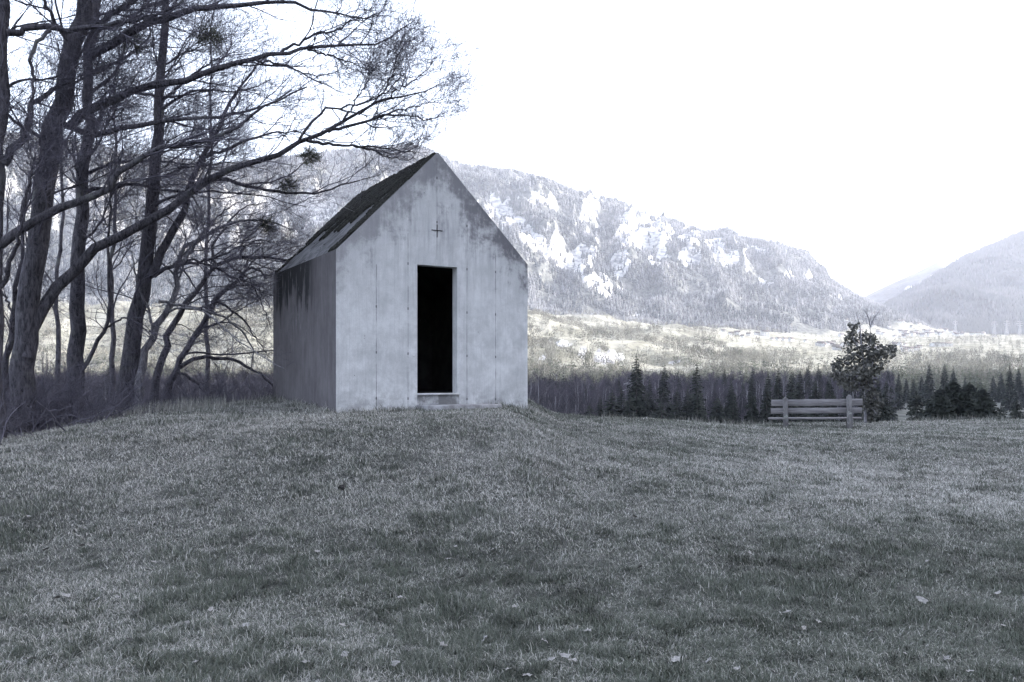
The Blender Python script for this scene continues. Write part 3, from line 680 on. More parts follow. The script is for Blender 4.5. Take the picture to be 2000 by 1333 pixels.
def clear(p, r):
    """leave out shoots that would hang in front of the chapel's door side"""
    bad = ((p[..., 0] > -2.85) & (p[..., 0] < .6) & (p[..., 1] < 15.0) & (p[..., 2] < 3.7 + 1.1 * (p[..., 0] + 2.85))).any(1)
    return p[~bad], r[~bad]
def make_tree(name, trunk, limbs, label, cat, group=None, mat=M_BARK, bias=(0.10, 0, 0.05), dens=1.0, wood=M_TWIG, auto=0, autolen=(1.5, 3.2), autot=(.35, .98), sc=1.0, limb_n=11, droop=0):
    """trunk: (points, r0, r1); limbs: list of (points, r0, r1)"""
    K = 22
    base = np.array(trunk[0][0]); root = empty(name, tuple(base)); tagl(root, label, cat, group)
    def poly(pts, r0, r1, K=K, jit=0.02):
        q = resample(pts, K); q[1:-1] += rng.normal(0, jit, (K - 2, 3)) * np.array([1, 1.5, 1]); return q, np.linspace(r0, r1, K) ** 1.0
    tq, tr_ = poly(*trunk); tr_ = tr_ * (1 + 0.22 * np.exp(-np.linspace(0, 1, K) * 14))
    g = Geo(); g.tubes(tq[None] - base, tr_[None], 12, a=0.0)
    LP = []; LR = []
    for l in limbs:
        q, r = poly(*l, jit=0.014); LP.append(q); LR.append(r)
    if auto:
        ap, ar = grow(tq[None], tr_[None], auto, autot, autolen, (.5, 1.1), K, bias=np.array(bias) * 3.2, wob=.14, trop=(.015, 0, .012), rk=.42, rlen=.013, tend=.2, lenfall=.3)
        for i in range(len(ap)): LP.append(ap[i]); LR.append(ar[i])
    if droop:
        ap, ar = grow(tq[None], tr_[None], droop, (.3, .98), (1.0, 3.2), (.4, 1.2), K, bias=(.8, .1, .25), wob=.11, trop=(.02, 0, -.055), rk=.4, rlen=.009, tend=.25)
        for i in range(len(ap)): LP.append(ap[i]); LR.append(ar[i])
    LP = np.array(LP); LR = np.array(LR)
    if len(LP):
        g.tubes(LP - base, LR, 7)
    link('trunk', g.mesh('trunk', mat), root)
    src = np.concatenate([LP, tq[None]]) if len(LP) else tq[None]; srr = np.concatenate([LR, tr_[None]]) if len(LP) else tr_[None]
    g = Geo()
    n1 = int(limb_n * 1.25 * dens)
    a1, r1 = grow(src, srr, n1, (.22, 1.0), (.6 * sc, 2.1 * sc), (.35, .95), 10, bias=bias, wob=.17, trop=(.01, 0, .02), rk=.55, rlen=.0105, lenfall=.62); a1, r1 = clear(a1, r1)
    a2, r2 = grow(a1, r1, 7, (.12, 1.0), (.3 * sc, .95 * sc), (.35, .95), 7, bias=bias, wob=.2, trop=(.01, 0, .03), rk=.6, rlen=.008, lenfall=.3); a2, r2 = clear(a2, r2)
    a3, r3 = grow(a2, r2, 4, (.15, 1.0), (.12 * sc, .42 * sc), (.35, 1.0), 4, bias=bias, wob=.22, trop=(0, 0, .05), rk=.7, rlen=.007, rmin=.0024); a3, r3 = clear(a3, r3)
    a4, r4 = grow(a3[::2], r3[::2], 2, (.3, 1.0), (.06, .2), (.4, 1.0), 3, wob=.2, rk=.8, rlen=.006, rmin=.0022); a4, r4 = clear(a4, r4)
    g.tubes(a1 - base, r1, 5); g.tubes(a2 - base, r2, 4); g.tubes(a3 - base, r3, 3); g.tubes(a4 - base, r4, 3)
    link('crown', g.mesh('crown', wood), root)
    return root
def L(pts, Y0, Y1, r0, r1):
    """limb through picture points at depths running from Y0 to Y1"""
    n = len(pts); return ([P(a, b, Y0 + (Y1 - Y0) * i / (n - 1)) for i, (a, b) in enumerate(pts)], r0, r1)
GT = 'bare trees beside the chapel'
make_tree('bare_tree', L([(-14, 900), (-12, 690), (-10, 480), (-4, 300), (2, 120), (0, -80), (0, -260)], 11.6, 11.6, .12, .08),
    [L([(0, 479), (47, 443), (90, 422), (126, 403), (196, 381), (236, 338), (287, 300), (331, 287), (412, 270), (456, 250), (506, 216), (545, 192), (600, 170)], 11.6, 12.6, .068, .010),
     L([(7, 321), (44, 263), (58, 225), (64, 203), (101, 176), (150, 160), (215, 130)], 11.6, 12.4, .06, .01),
     L([(14, 64), (68, 54), (135, 57), (210, 50), (300, 30), (380, -10)], 11.6, 12.2, .05, .012),
     L([(98, 60), (70, 91), (61, 135), (64, 182), (51, 236), (38, 290)], 11.7, 11.5, .028, .012),
     L([(2, 560), (24, 500), (44, 430), (60, 350), (90, 280)], 11.6, 11.2, .035, .008)],
    'leafless tree cut by the left edge, leftmost of the bare trees', 'tree', GT, auto=9, dens=.85)
make_tree('bare_tree', L([(38, 900), (44, 780), (52, 640), (78, 450), (114, 240), (143, 128), (167, 0), (190, -140), (215, -320)], 12.6, 12.6, .17, .10),
    [L([(52, 700), (70, 628), (100, 575), (144, 533), (200, 479), (270, 443), (324, 414), (398, 358), (439, 334), (506, 314), (550, 300), (580, 282), (640, 258), (670, 237), (721, 210), (775, 186), (830, 178), (868, 160)], 12.5, 14.6, .10, .006),
     L([(600, 275), (640, 282), (700, 285), (760, 290), (810, 300)], 13.7, 14.5, .03, .005),
     L([(582, 282), (600, 250), (625, 220), (660, 212), (700, 205), (760, 175), (800, 130)], 13.7, 14.3, .025, .005),
     L([(640, 258), (690, 245), (750, 225), (800, 228), (850, 232), (872, 215)], 14.0, 14.8, .03, .005),
     L([(135, 250), (169, 216), (219, 199), (263, 176), (321, 165), (388, 149), (439, 132), (506, 115), (568, 99), (628, 93), (694, 90), (745, 81), (790, 54), (810, 40)], 12.6, 13.6, .07, .006),
     L([(532, 105), (580, 84), (616, 66), (655, 60), (676, 45), (709, 39), (750, 20)], 13.2, 13.4, .026, .005),
     L([(500, 118), (550, 125), (600, 145), (650, 142), (665, 135)], 13.1, 13.6, .02, .004),
     L([(700, 225), (740, 190), (765, 150), (775, 110)], 14.0, 14.1, .018, .004), L([(740, 200), (790, 170), (830, 140), (845, 120)], 14.1, 14.4, .016, .004),
     L([(730, 232), (780, 215), (830, 205), (872, 190)], 14.2, 14.6, .018, .004),
     L([(690, 285), (740, 300), (790, 312), (825, 305)], 14.1, 14.6, .016, .004),
     L([(670, 237), (700, 190), (720, 150), (735, 120)], 13.9, 13.9, .018, .004), L([(600, 98), (650, 110), (700, 130), (740, 140)], 13.3, 13.6, .018, .004),
     L([(170, 112), (219, 81), (287, 47), (338, 30), (422, 13), (506, 5), (574, 7), (604, 15), (655, 27), (709, 39), (740, 30)], 12.6, 13.2, .07, .006),
     L([(185, 50), (230, 20), (275, -10), (330, -60)], 12.6, 12.6, .05, .02),
     L([(152, 100), (120, 60), (90, 10), (60, -60)], 12.6, 12.0, .04, .012),
     L([(115, 240), (180, 262), (250, 250), (330, 235), (439, 226), (506, 209), (540, 195), (570, 175)], 12.5, 13.0, .05, .01)],
    'thickest leafless tree, leaning right with a long limb reaching towards the chapel roof', 'tree', GT, auto=11, dens=.95)
make_tree('bare_tree', L([(142, 830), (147, 738), (155, 544), (158, 418), (168, 300), (172, 135), (184, 40), (195, -120)], 14.6, 14.6, .14, .055),
    [L([(152, 742), (180, 690), (207, 640), (212, 520), (216, 400), (220, 300)], 14.6, 14.4, .04, .012),
     L([(172, 270), (182, 262), (209, 203), (250, 185), (330, 190), (420, 175)], 14.6, 15, .045, .008),
     L([(160, 380), (240, 360), (330, 372), (430, 376), (520, 385), (600, 405)], 14.6, 15.4, .035, .006),
     L([(165, 340), (230, 318), (300, 315), (380, 322), (460, 345)], 14.6, 15.1, .032, .006),
     L([(207, 640), (245, 622), (280, 640), (300, 668)], 14.5, 14.7, .02, .006)],
    'straight slender leafless tree between the thick leaning tree and the forked one', 'tree', GT, auto=11, dens=.8)
make_tree('bare_tree', L([(242, 840), (248, 760), (262, 660), (277, 562), (295, 418), (304, 304), (314, 169), (324, 17), (330, -100)], 15.2, 15.2, .165, .045),
    [L([(296, 540), (324, 472), (356, 418), (371, 365), (405, 287), (432, 236), (470, 170), (520, 110)], 15.2, 15.6, .085, .012),
     L([(285, 545), (330, 522), (372, 516), (430, 500), (480, 470), (520, 430)], 15.2, 16.4, .04, .008),
     L([(310, 530), (360, 510), (410, 519), (450, 540), (500, 560), (528, 600)], 15.3, 17, .032, .006),
     L([(371, 365), (430, 350), (500, 368), (580, 378), (640, 372), (700, 352), (745, 340)], 15.4, 16.6, .045, .006),
     L([(395, 310), (450, 290), (520, 262), (580, 258), (640, 280)], 15.4, 16.2, .035, .006),
     L([(314, 200), (360, 160), (400, 130), (440, 110)], 15.2, 15.4, .03, .008)],
    'tall leafless tree that forks halfway up, next to the stems nearest the chapel', 'tree', GT, auto=11, droop=7, dens=.62)
make_tree('bare_tree', L([(272, 830), (274, 724), (299, 652), (324, 609), (346, 558), (356, 490), (396, 462), (450, 435), (510, 430), (570, 450)], 15.0, 16.4, .085, .012),
    [L([(300, 655), (288, 600), (270, 560), (258, 500), (240, 470)], 15.2, 15, .03, .008),
     L([(352, 520), (380, 480), (420, 430), (455, 400), (490, 390)], 15.6, 16.2, .035, .007),
     L([(310, 590), (350, 597), (410, 608), (450, 630), (487, 670), (487, 760)], 15.2, 16.4, .03, .008)],
    'pale lichen covered leafless stem curving up right, leftmost of the three curved stems', 'tree', GT, mat=M_BARK_PALE, auto=6, autolen=(.8, 2.4), droop=9, dens=.34, sc=.8)
make_tree('bare_tree', L([(299, 830), (306, 731), (324, 681), (338, 638), (360, 602), (389, 558), (421, 519), (468, 504), (515, 503), (551, 508), (590, 520)], 15.6, 17.8, .08, .02),
    [L([(420, 522), (415, 480), (440, 445), (470, 410), (520, 395)], 16.4, 17, .035, .007),
     L([(468, 506), (480, 480), (520, 470), (550, 480)], 16.6, 17.4, .03, .008),
     L([(440, 512), (480, 540), (510, 590), (528, 640)], 16.5, 17.2, .022, .006)],
    'leafless stem bending over towards the chapel eave, middle of the three curved stems', 'tree', GT, auto=6, autolen=(.8, 2.4), droop=9, dens=.34, sc=.8)
make_tree('bare_tree', L([(315, 830), (330, 752), (346, 724), (364, 681), (400, 630), (428, 580), (475, 540), (500, 524), (520, 545)], 16.0, 17.6, .08, .02),
    [L([(353, 717), (378, 702), (432, 699), (486, 717), (529, 749), (560, 790)], 16.1, 17.4, .045, .015),
     L([(364, 605), (400, 600), (440, 590)], 16.5, 17, .025, .008),
     L([(346, 724), (380, 745), (410, 780), (425, 820)], 16.1, 16.2, .03, .01),
     L([(425, 590), (470, 620), (500, 660), (528, 700)], 16.6, 17.2, .025, .006),
     L([(475, 545), (490, 500), (520, 480)], 16.9, 17.5, .022, .006)],
    'low leafless stem with a branch arching towards the chapel wall, rightmost curved stem', 'tree', GT, auto=6, autolen=(.8, 2.4), droop=9, dens=.34, sc=.8)
make_tree('bare_tree', L([(8, 860), (11, 720), (25, 616), (43, 490), (50, 400), (70, 300)], 13.5, 13.6, .06, .015),
    [L([(25, 616), (0, 560), (-20, 500)], 13.5, 13.4, .02, .008)], 'thin leafless sapling between the leftmost tree and the thickest tree', 'tree', GT, auto=4, autolen=(.6, 1.5), dens=.7, sc=.7)
for (px, Y_, h, lab) in ((215, 17, 380, 'thin straight leafless tree behind the slender tree'), (110, 18, 420, 'thin leafless tree showing behind the thickest trunk'), (400, 19.5, 300, 'leafless tree behind the curved stems, close to the chapel')):
    make_tree('bare_tree', L([(px, 860), (px + 5, 700), (px + 2, 560), (px + 12, h), (px + 10, h - 160), (px + 20, h - 330)], Y_, Y_ + .4, .06, .012), [], lab, 'tree', 'thin trees behind the bare trees', auto=12, autolen=(1, 2.4), dens=.6, limb_n=9)

# mistletoe
M_MIST = two_tone('mistletoe', (0.06, 0.063, 0.05), (0.12, 0.125, 0.10), 8)
for (px, py, Y_, r, lab) in ((605, 303, 13.9, .22, 'round mistletoe ball on the long limb near the chapel roof'), (563, 362, 15.9, .24, 'mistletoe clump on the branch left of the chapel roof, below the round ball'), (520, 438, 16.2, .20, 'lowest mistletoe clump, beside the chapel eave'),
                         (408, 70, 13.2, .30, 'large mistletoe clump high in the crown, right one of the upper pair'), (258, 82, 12.9, .26, 'mistletoe clump high in the crown beside the thick trunk')):
    c = P(px, py, Y_); st0 = np.zeros((34, 2, 3)); dd = rnd_unit(34); st0[:, 1] = dd * r * .4 * rng.uniform(.6, 1.4, (34, 1))
    q, rr = grow(st0, np.full((34, 2), .004), 3, (.2, 1), (r * .3, r * .6), (.2, .8), 3, wob=.2, rk=1, rlen=.01, rmin=.003)
    q2, rr2 = grow(q, rr, 5, (.3, 1), (r * .12, r * .35), (.3, 1.1), 3, wob=.2, rk=1, rlen=.01, rmin=.003)
    g = Geo(); g.tubes(st0, np.full((34, 2), .004), 3); g.tubes(q, rr, 3); g.tubes(q2, rr2, 3)
    tips = q2[:, -1]; n = len(tips); sd = rnd_unit(n) * .016; s2 = rnd_unit(n) * .007
    V = np.stack([tips, tips + sd + s2, tips + sd * 1.6, tips + sd - s2], 1).reshape(-1, 3); i = np.arange(n)[:, None] * 4
    g.add(V, quads=i + np.array([[0, 1, 2, 3]]))
    tagl(link('mistletoe', g.mesh('mistletoe', M_MIST, False), loc=tuple(c)), lab, 'mistletoe', 'mistletoe clumps in the bare trees')

# scrub at the foot of the trees
def scrub(px, py, Y_, n, hgt, label, spread=.5, tilt=(0, 0, 0)):
    b = P(px, py, Y_); b[2] = float(H(b[0], b[1])) - .05; root = empty('shrub', tuple(b)); tagl(root, label, 'shrub', 'leafless shrubs under the trees')
    st0 = np.zeros((n, 9, 3)); o_ = rng.normal(0, spread, (n, 3)); o_[:, 2] = 0; d = rng.normal(0, .45, (n, 3)) + np.array([0, 0, 1.0]) + np.array(tilt); d /= np.linalg.norm(d, axis=1, keepdims=True)
    p = o_.copy(); st0[:, 0] = (0, 0, -.15); Ln = rng.uniform(.5, 1, n)[:, None] * hgt
    for k in range(1, 9):
        d = d + rng.normal(0, .13, (n, 3)) + np.array([0, 0, -.07]); d /= np.linalg.norm(d, axis=1, keepdims=True); p = p + d * Ln / 8; st0[:, k] = p
    r0 = np.linspace(.011, .004, 9)[None].repeat(n, 0) * rng.uniform(.6, 1.5, (n, 1))
    g = Geo(); g.tubes(st0, r0, 5)
    a, ra = grow(st0, r0, 6, (.15, 1), (.2 * hgt, .5 * hgt), (.4, 1), 6, wob=.2, rk=.6, rlen=.005)
    a2, r2 = grow(a, ra, 5, (.15, 1), (.08 * hgt, .25 * hgt), (.4, 1), 4, wob=.2, rk=.6, rlen=.005, rmin=.0018)
    g.tubes(a, ra, 3); g.tubes(a2, r2, 3); link('branches', g.mesh('branches', M_TWIG), root)
scrub(20, 840, 12.4, 70, 1.5, 'wide tangle of leafless brambles at the left edge of the lawn', .7)
scrub(95, 830, 12.9, 50, 1.4, 'leafless shrub with long leaning stems in front of the thickest tree', .45, (.35, 0, -.1))
scrub(175, 815, 13.8, 40, 1.1, 'low leafless shrub between the slender tree and the forked tree', .5)
scrub(385, 800, 16.2, 44, 1.7, 'leafless shrub below the arching branch', .5)
scrub(470, 800, 17.3, 40, 1.7, 'leafless shrub close to the chapel side wall', .45)
scrub(240, 800, 15.5, 40, 1.9, 'leafless shrub behind the forked tree', .6)
scrub(60, 800, 14.5, 60, 2.1, 'high leafless shrub behind the thickest tree', .8)
# old stub
b = P(216, 800, 14.3); b[2] = float(H(b[0], b[1])) - .1
tq = np.array([[0, 0, 0], [.01, 0, .2], [.0, 0, .38], [.03, 0, .5]])[None]; g = Geo(); g.tubes(tq, np.array([[.13, .10, .085, .03]]), 10)
tagl(link('tree_stump', g.mesh('tree_stump', M_BARK_PALE), loc=tuple(b)), 'short pale broken tree stump left of the forked tree', 'stump')

# ------------------------------------------------------------------ bench
def mat_wood():
    m = NT('weathered_wood'); v = m.coord(); n1 = m.noise(5, 7, .7, m.scalev(v, (.5, 6, 6)), .4); n2 = m.noise(2, 4, .6, v)
    c = m.mix(m.ramp(n1, (.3, .7)), (0.12, 0.112, 0.118), (0.25, 0.24, 0.245)); c = m.mix(m.ramp(n2, (.5, .7, 0, .5)), c, (0.09, 0.085, 0.09)); m.color(c); m.bump(n1, .5, .01); return m.m
M_WOOD = mat_wood()
def mat_post():
    m = NT('post_wood'); v = m.coord(); n1 = m.noise(7, 7, .7, m.scalev(v, (3, 3, .6)), .6); n2 = m.noise(11, 4, .6, v)
    c = m.mix(m.ramp(n1, (.3, .7)), (0.085, 0.08, 0.085), (0.19, 0.185, 0.185)); c = m.mix(m.ramp(n2, (.58, .68, 0, .7)), c, (0.30, 0.31, 0.29)); m.color(c); m.bump(n1, .6, .015); return m.m
BY = 22.3
bl = P(1535, 832, BY + .25); br = P(1660, 834, BY - .25)
bl[2] = float(H(bl[0], bl[1])); br[2] = float(H(br[0], br[1])); bc = (bl + br) / 2
bench = empty('bench', tuple(bc - np.array([0, 0, .02])), math.atan2(br[1] - bl[1], br[0] - bl[0]))
bench.rotation_euler[1] = R_(-1.2)
tagl(bench, 'weathered wooden bench seen from behind, two square posts and two back boards', 'bench')
PSP = float(np.linalg.norm((br - bl)[:2])); MP = mat_post()
for sx in (-1, 1):
    g = Geo(); cx = sx * PSP / 2; w2 = .068; h = .80 if sx < 0 else .84
    g.box((cx - w2, -w2, -.3), (cx + w2, w2, h), bevel=.008)
    V = np.array([[cx - w2 * 1.02, -w2 * 1.02, h + .001], [cx + w2 * 1.02, -w2 * 1.02, h + .001], [cx + w2 * 1.02, w2 * 1.02, h + .001], [cx - w2 * 1.02, w2 * 1.02, h + .001], [cx, 0, h + .05]])
    g.add(V, tris=[[0, 1, 4], [1, 2, 4], [2, 3, 4], [3, 0, 4]], quads=[[3, 2, 1, 0]])
    link('post', g.mesh('post', MP, False), bench)
    g = Geo(); g.box((cx - .055, .42, -.3), (cx + .055, .53, .229), bevel=.008); g.box((cx - .04, w2 + .003, .15), (cx + .04, .418, .229), bevel=.005)
    link('leg', g.mesh('leg', MP, False), bench)
XL, XR = -PSP / 2 - .36, PSP / 2 + .33
for (z0, z1, dx) in ((.60, .775, 0), (.395, .545, -.02)):
    g = Geo(); g.box((XL + dx, w2 + .003, z0), (XR + dx, w2 + .045, z1), bevel=.006); o = link('back_board', g.mesh('back_board', M_WOOD, False), bench)
g = Geo(); g.box((XL - .10, .16, .232), (XR - .02, .36, .275), bevel=.006); link('seat_board', g.mesh('seat_board', M_WOOD, False), bench)
g = Geo(); g.box((XL - .10, .375, .232), (XR - .02, .56, .275), bevel=.006); link('seat_board', g.mesh('seat_board', M_WOOD, False), bench)

# ------------------------------------------------------------------ leafy young tree behind the bench
M_OAK = two_tone('dry_oak_leaf', (0.045, 0.045, 0.042), (0.12, 0.118, 0.108), 1.2, rnd=True)
def leafy_tree():
    Y0 = 24.5; base = P(1690, 835, Y0); base[2] = float(H(base[0], base[1])) - .3
    root = empty('young_tree', tuple(base)); tagl(root, 'young tree with withered leaves still on it, standing behind the right end of the bench', 'tree')
    tr_ = np.array([base, P(1690, 770, Y0), P(1688, 720, Y0), P(1682, 670, Y0), P(1680, 640, Y0), P(1672, 610, Y0)])
    q = resample(tr_, 20); g = Geo(); g.tubes((q - base)[None], np.linspace(.05, .008, 20)[None], 8)
    LB = [L([(1690, 760), (1703, 715), (1712, 680), (1735, 675), (1750, 660)], Y0, Y0 + .3, .025, .005), L([(1688, 740), (1665, 715), (1640, 708), (1622, 720)], Y0, Y0 - .2, .022, .005), L([(1685, 700), (1662, 690), (1635, 712)], Y0, Y0 + .2, .018, .004),
          L([(1688, 720), (1698, 680), (1700, 650), (1699, 632), (1702, 612)], Y0, Y0, .02, .004), L([(1684, 690), (1668, 665), (1660, 630)], Y0, Y0 + .2, .018, .004),
          L([(1700, 640), (1697, 624), (1689, 606)], Y0, Y0, .018, .009), L([(1700, 640), (1706, 624), (1719, 606)], Y0, Y0, .018, .009),
          L([(1690, 790), (1702, 775), (1712, 780)], Y0, Y0 - .3, .015, .004), L([(1690, 800), (1705, 800), (1712, 810)], Y0, Y0 - .3, .012, .004), L([(1682, 735), (1650, 745), (1628, 735)], Y0, Y0, .015, .004)]
    LP = np.array([resample(l[0], 12) for l in LB]); LR = np.array([np.linspace(l[1], l[2], 12) for l in LB])
    g.tubes(LP - base, LR, 5)
    tw, trr = grow(LP, LR, 9, (.2, .9), (.12, .35), (.5, 1.2), 4, wob=.2, rmin=.002, trop=(0, 0, .08)); g.tubes(tw - base, trr, 3)
    t2, tr2 = grow(q[None], np.linspace(.05, .008, 20)[None], 30, (.3, .9), (.15, .4), (.5, 1.2), 4, wob=.2, rmin=.002); g.tubes(t2 - base, tr2, 3)
    link('trunk', g.mesh('trunk', M_BARK_PALE), root)
    # leaf clusters
    CL = [(1662, 650, 9), (1668, 640, 8), (1660, 665, 10), (1672, 660, 10), (1688, 655, 9), (1700, 662, 11), (1706, 668, 9), (1655, 680, 9), (1675, 680, 13), (1695, 685, 13), (1710, 690, 12), (1725, 685, 11), (1740, 680, 9), (1746, 684, 6), (1735, 695, 9), (1720, 705, 12), (1700, 705, 13), (1680, 700, 14), (1660, 700, 9), (1645, 706, 11), (1633, 712, 9), (1640, 722, 10), (1665, 718, 12), (1690, 722, 14), (1705, 725, 10), (1715, 718, 8),
          (1640, 738, 12), (1660, 742, 14), (1685, 745, 14), (1703, 748, 10), (1630, 732, 9), (1650, 752, 9), (1668, 756, 9), (1700, 760, 8), (1695, 778, 9), (1708, 782, 8), (1698, 795, 11), (1710, 797, 8), (1700, 812, 9), (1690, 808, 9), (1706, 770, 9), (1700, 770, 11), (1712, 790, 12), (1704, 806, 13), (1696, 822, 10), (1690, 790, 10), (1699, 783, 12), (1690, 735, 12), (1675, 728, 10), (1660, 632, 4)]
    ce = []; 
    for (a, b, r) in CL:
        n = int(r * r * .68)
        c = P(a, b, Y0 + rng.uniform(-.35, .35)); rr = r / FPX * Y0 * 1.25
        ce.append(c + rnd_unit(n) * rr * (rng.random((n, 1)) ** .45))
    ce = np.concatenate(ce); n = len(ce)
    d = rnd_unit(n); d[:, 2] -= .4; d /= np.linalg.norm(d, axis=1, keepdims=True); s = np.cross(d, rnd_unit(n)); s /= np.linalg.norm(s, axis=1, keepdims=True); nn = np.cross(d, s)
    Ls = rng.uniform(.06, .12, n)[:, None]; W = Ls * .33
    V = np.stack([ce, ce + d * Ls * .4 + s * W, ce + d * Ls * .8 + s * W * .6 + nn * W * .3, ce + d * Ls, ce + d * Ls * .8 - s * W * .7 + nn * W * .3, ce + d * Ls * .4 - s * W], 1).reshape(-1, 3) - base
    i = np.arange(n)[:, None] * 6; T = np.concatenate([i + np.array([[0, 1, 5]]), i + np.array([[1, 2, 4]]), i + np.array([[1, 4, 5]]), i + np.array([[2, 3, 4]])])
    me = mesh_np('crown', V, tris=T, mat=M_OAK, attrs={'rnd': np.repeat(rng.random(n) ** 2, 6)}, smooth_sh=False); link('crown', me, root)
leafy_tree()
# bare sprays hanging in from the right
b = P(2010, 690, 24)

# ------------------------------------------------------------------ valley wood
M_CON = two_tone('conifer_needles', (0.016, 0.019, 0.018), (0.042, 0.047, 0.040), .6)
M_CONB = two_tone('conifer_bark', (0.05, 0.045, 0.045), (0.1, 0.09, 0.09), 3)
M_WOODB = two_tone('wood_bark', (0.10, 0.096, 0.108), (0.24, 0.232, 0.252), .25)
M_WOODT = two_tone('wood_twigs', (0.04, 0.036, 0.046), (0.105, 0.095, 0.116), .12)
def conifer_geo(h, wr, whorls=24, per=9, seed=0, bottom=.12, round_=1.0, wf=.30):
    r = np.random.default_rng(seed); V = []; T = []; k = 0
    for i in range(whorls):
        t = i / (whorls - 1); z = h * (bottom + (1 - bottom) * t ** .95); rad = wr * (1 - t) ** (.75 * round_) * r.uniform(.86, 1.08) + .12
        for j in range(per):
            a = r.uniform(0, 2 * math.pi); L_ = rad * r.uniform(.6, 1.12); wdt = L_ * wf + .12; dz = -L_ * r.uniform(.05, .42)
            d = np.array([math.cos(a), math.sin(a), 0]); s = np.array([-math.sin(a), math.cos(a), 0]); z0 = z + r.uniform(-.3, .3) * h / whorls
            b = np.array([0, 0, z0 + .1]); 
            for (f0, f1, ww) in ((0, .55, .7), (.35, .85, 1.0), (.7, 1.05, .55)):
                p0 = b + d * L_ * f0 + np.array([0, 0, dz * f0 ** 1.3]); p1 = b + d * L_ * f1 + np.array([0, 0, dz * f1 ** 1.3])
                e = r.uniform(-.12, .12) * L_
                V += [p0, p1 + s * wdt * ww * r.uniform(.5, 1) + [0, 0, e - .1 * L_], p1 - s * wdt * ww * r.uniform(.5, 1) + [0, 0, -e - .1 * L_], p1 + d * L_ * .12 - [0, 0, .05 * L_]]
                T += [[k, k + 1, k + 3], [k, k + 3, k + 2]]; k += 4
    V += [[.1, 0, h * .95], [-.1, .05, h * .95], [0, 0, h * 1.03]]; T += [[k, k + 1, k + 2]]
    return np.array(V), np.array(T)
def bare_geo(h, cr, seed, n1=22, n2=8, n3=6, start=.3):
    global rng
    keep = rng; rng = np.random.default_rng(seed)
    K = 10; tq = np.zeros((1, K, 3)); tq[0, :, 2] = np.linspace(0, h * .86, K); tq[0, 1:, :2] = np.cumsum(rng.normal(0, h * .008, (K - 1, 2)), 0); tr_ = np.linspace(h * .011, h * .003, K)[None]
    a1, r1 = grow(tq, tr_, n1, (start, .98), (cr * .6, cr * 1.25), (.4, .95), 6, bias=(0, 0, .25), wob=.12, trop=(0, 0, .08), rk=.5, rlen=.012, rmin=.012, lenfall=.55)
    a2, r2 = grow(a1, r1, n2, (.2, 1), (cr * .25, cr * .6), (.35, .9), 4, bias=(0, 0, .2), wob=.15, trop=(0, 0, .05), rk=.5, rlen=.012, rmin=.010)
    a3, r3 = grow(a2, r2, n3, (.15, 1), (cr * .12, cr * .32), (.35, 1), 3, bias=(0, 0, .2), wob=.15, rk=.8, rlen=.006, rmin=.009)
    rng = keep
    return tq, tr_, (a1, r1), (a2, r2), (a3, r3)
def conifer_src(h, wr, seed, **kw):
    root = empty('conifer'); g = Geo(); g.tubes(np.array([[[0, 0, -1], [0, 0, h * .5], [0, 0, h]]], float), np.array([[h * .014, h * .009, .03]]), 6); link('trunk', g.mesh('trunk', M_CONB), root)
    V, T = conifer_geo(h, wr, seed=seed, **kw); link('crown', mesh_np('crown', V, tris=T, mat=M_CON, smooth_sh=False), root); return root
def bare_src(h, cr, seed):
    root = empty('bare_wood_tree'); tq, tr_, a1, a2, a3 = bare_geo(h, cr, seed)
    tq[0, 0, 2] = -1
    g = Geo(); g.tubes(tq, tr_, 6); g.tubes(*a1, 4); link('trunk', g.mesh('trunk', M_WOODB), root)
    g = Geo(); g.tubes(*a2, 3); g.tubes(*a3, 3); link('crown', g.mesh('crown', M_WOODT), root); return root
con = [conifer_src(h, w_, i, whorls=wh, per=19, wf=.13, bottom=.06) for i, (h, w_, wh) in enumerate(((18, 3.3, 34), (21, 3.0, 40), (15, 3.2, 30), (23, 3.7, 42)))]
bar = [bare_src(h, c_, 40 + i) for i, (h, c_) in enumerate(((17, 4.2), (19, 4.6), (15, 4.0), (20, 3.8)))]
for r0 in con + bar: r0['used'] = 0
def put(src, x, y, z, s, name, label, cat, group):
    if src.get('used', 0) == 0: o = src; src['used'] = 1
    else: o = copy_tree(src)
    o.name = name; o.location = (x, y, z); rr = random.Random(int(x * 37 + y * 11)); o.rotation_euler = (0, 0, rr.uniform(0, 6.28)); o.scale = (s * rr.uniform(.9, 1.1), s * rr.uniform(.9, 1.1), s)
    tagl(o, label, cat, group); return o
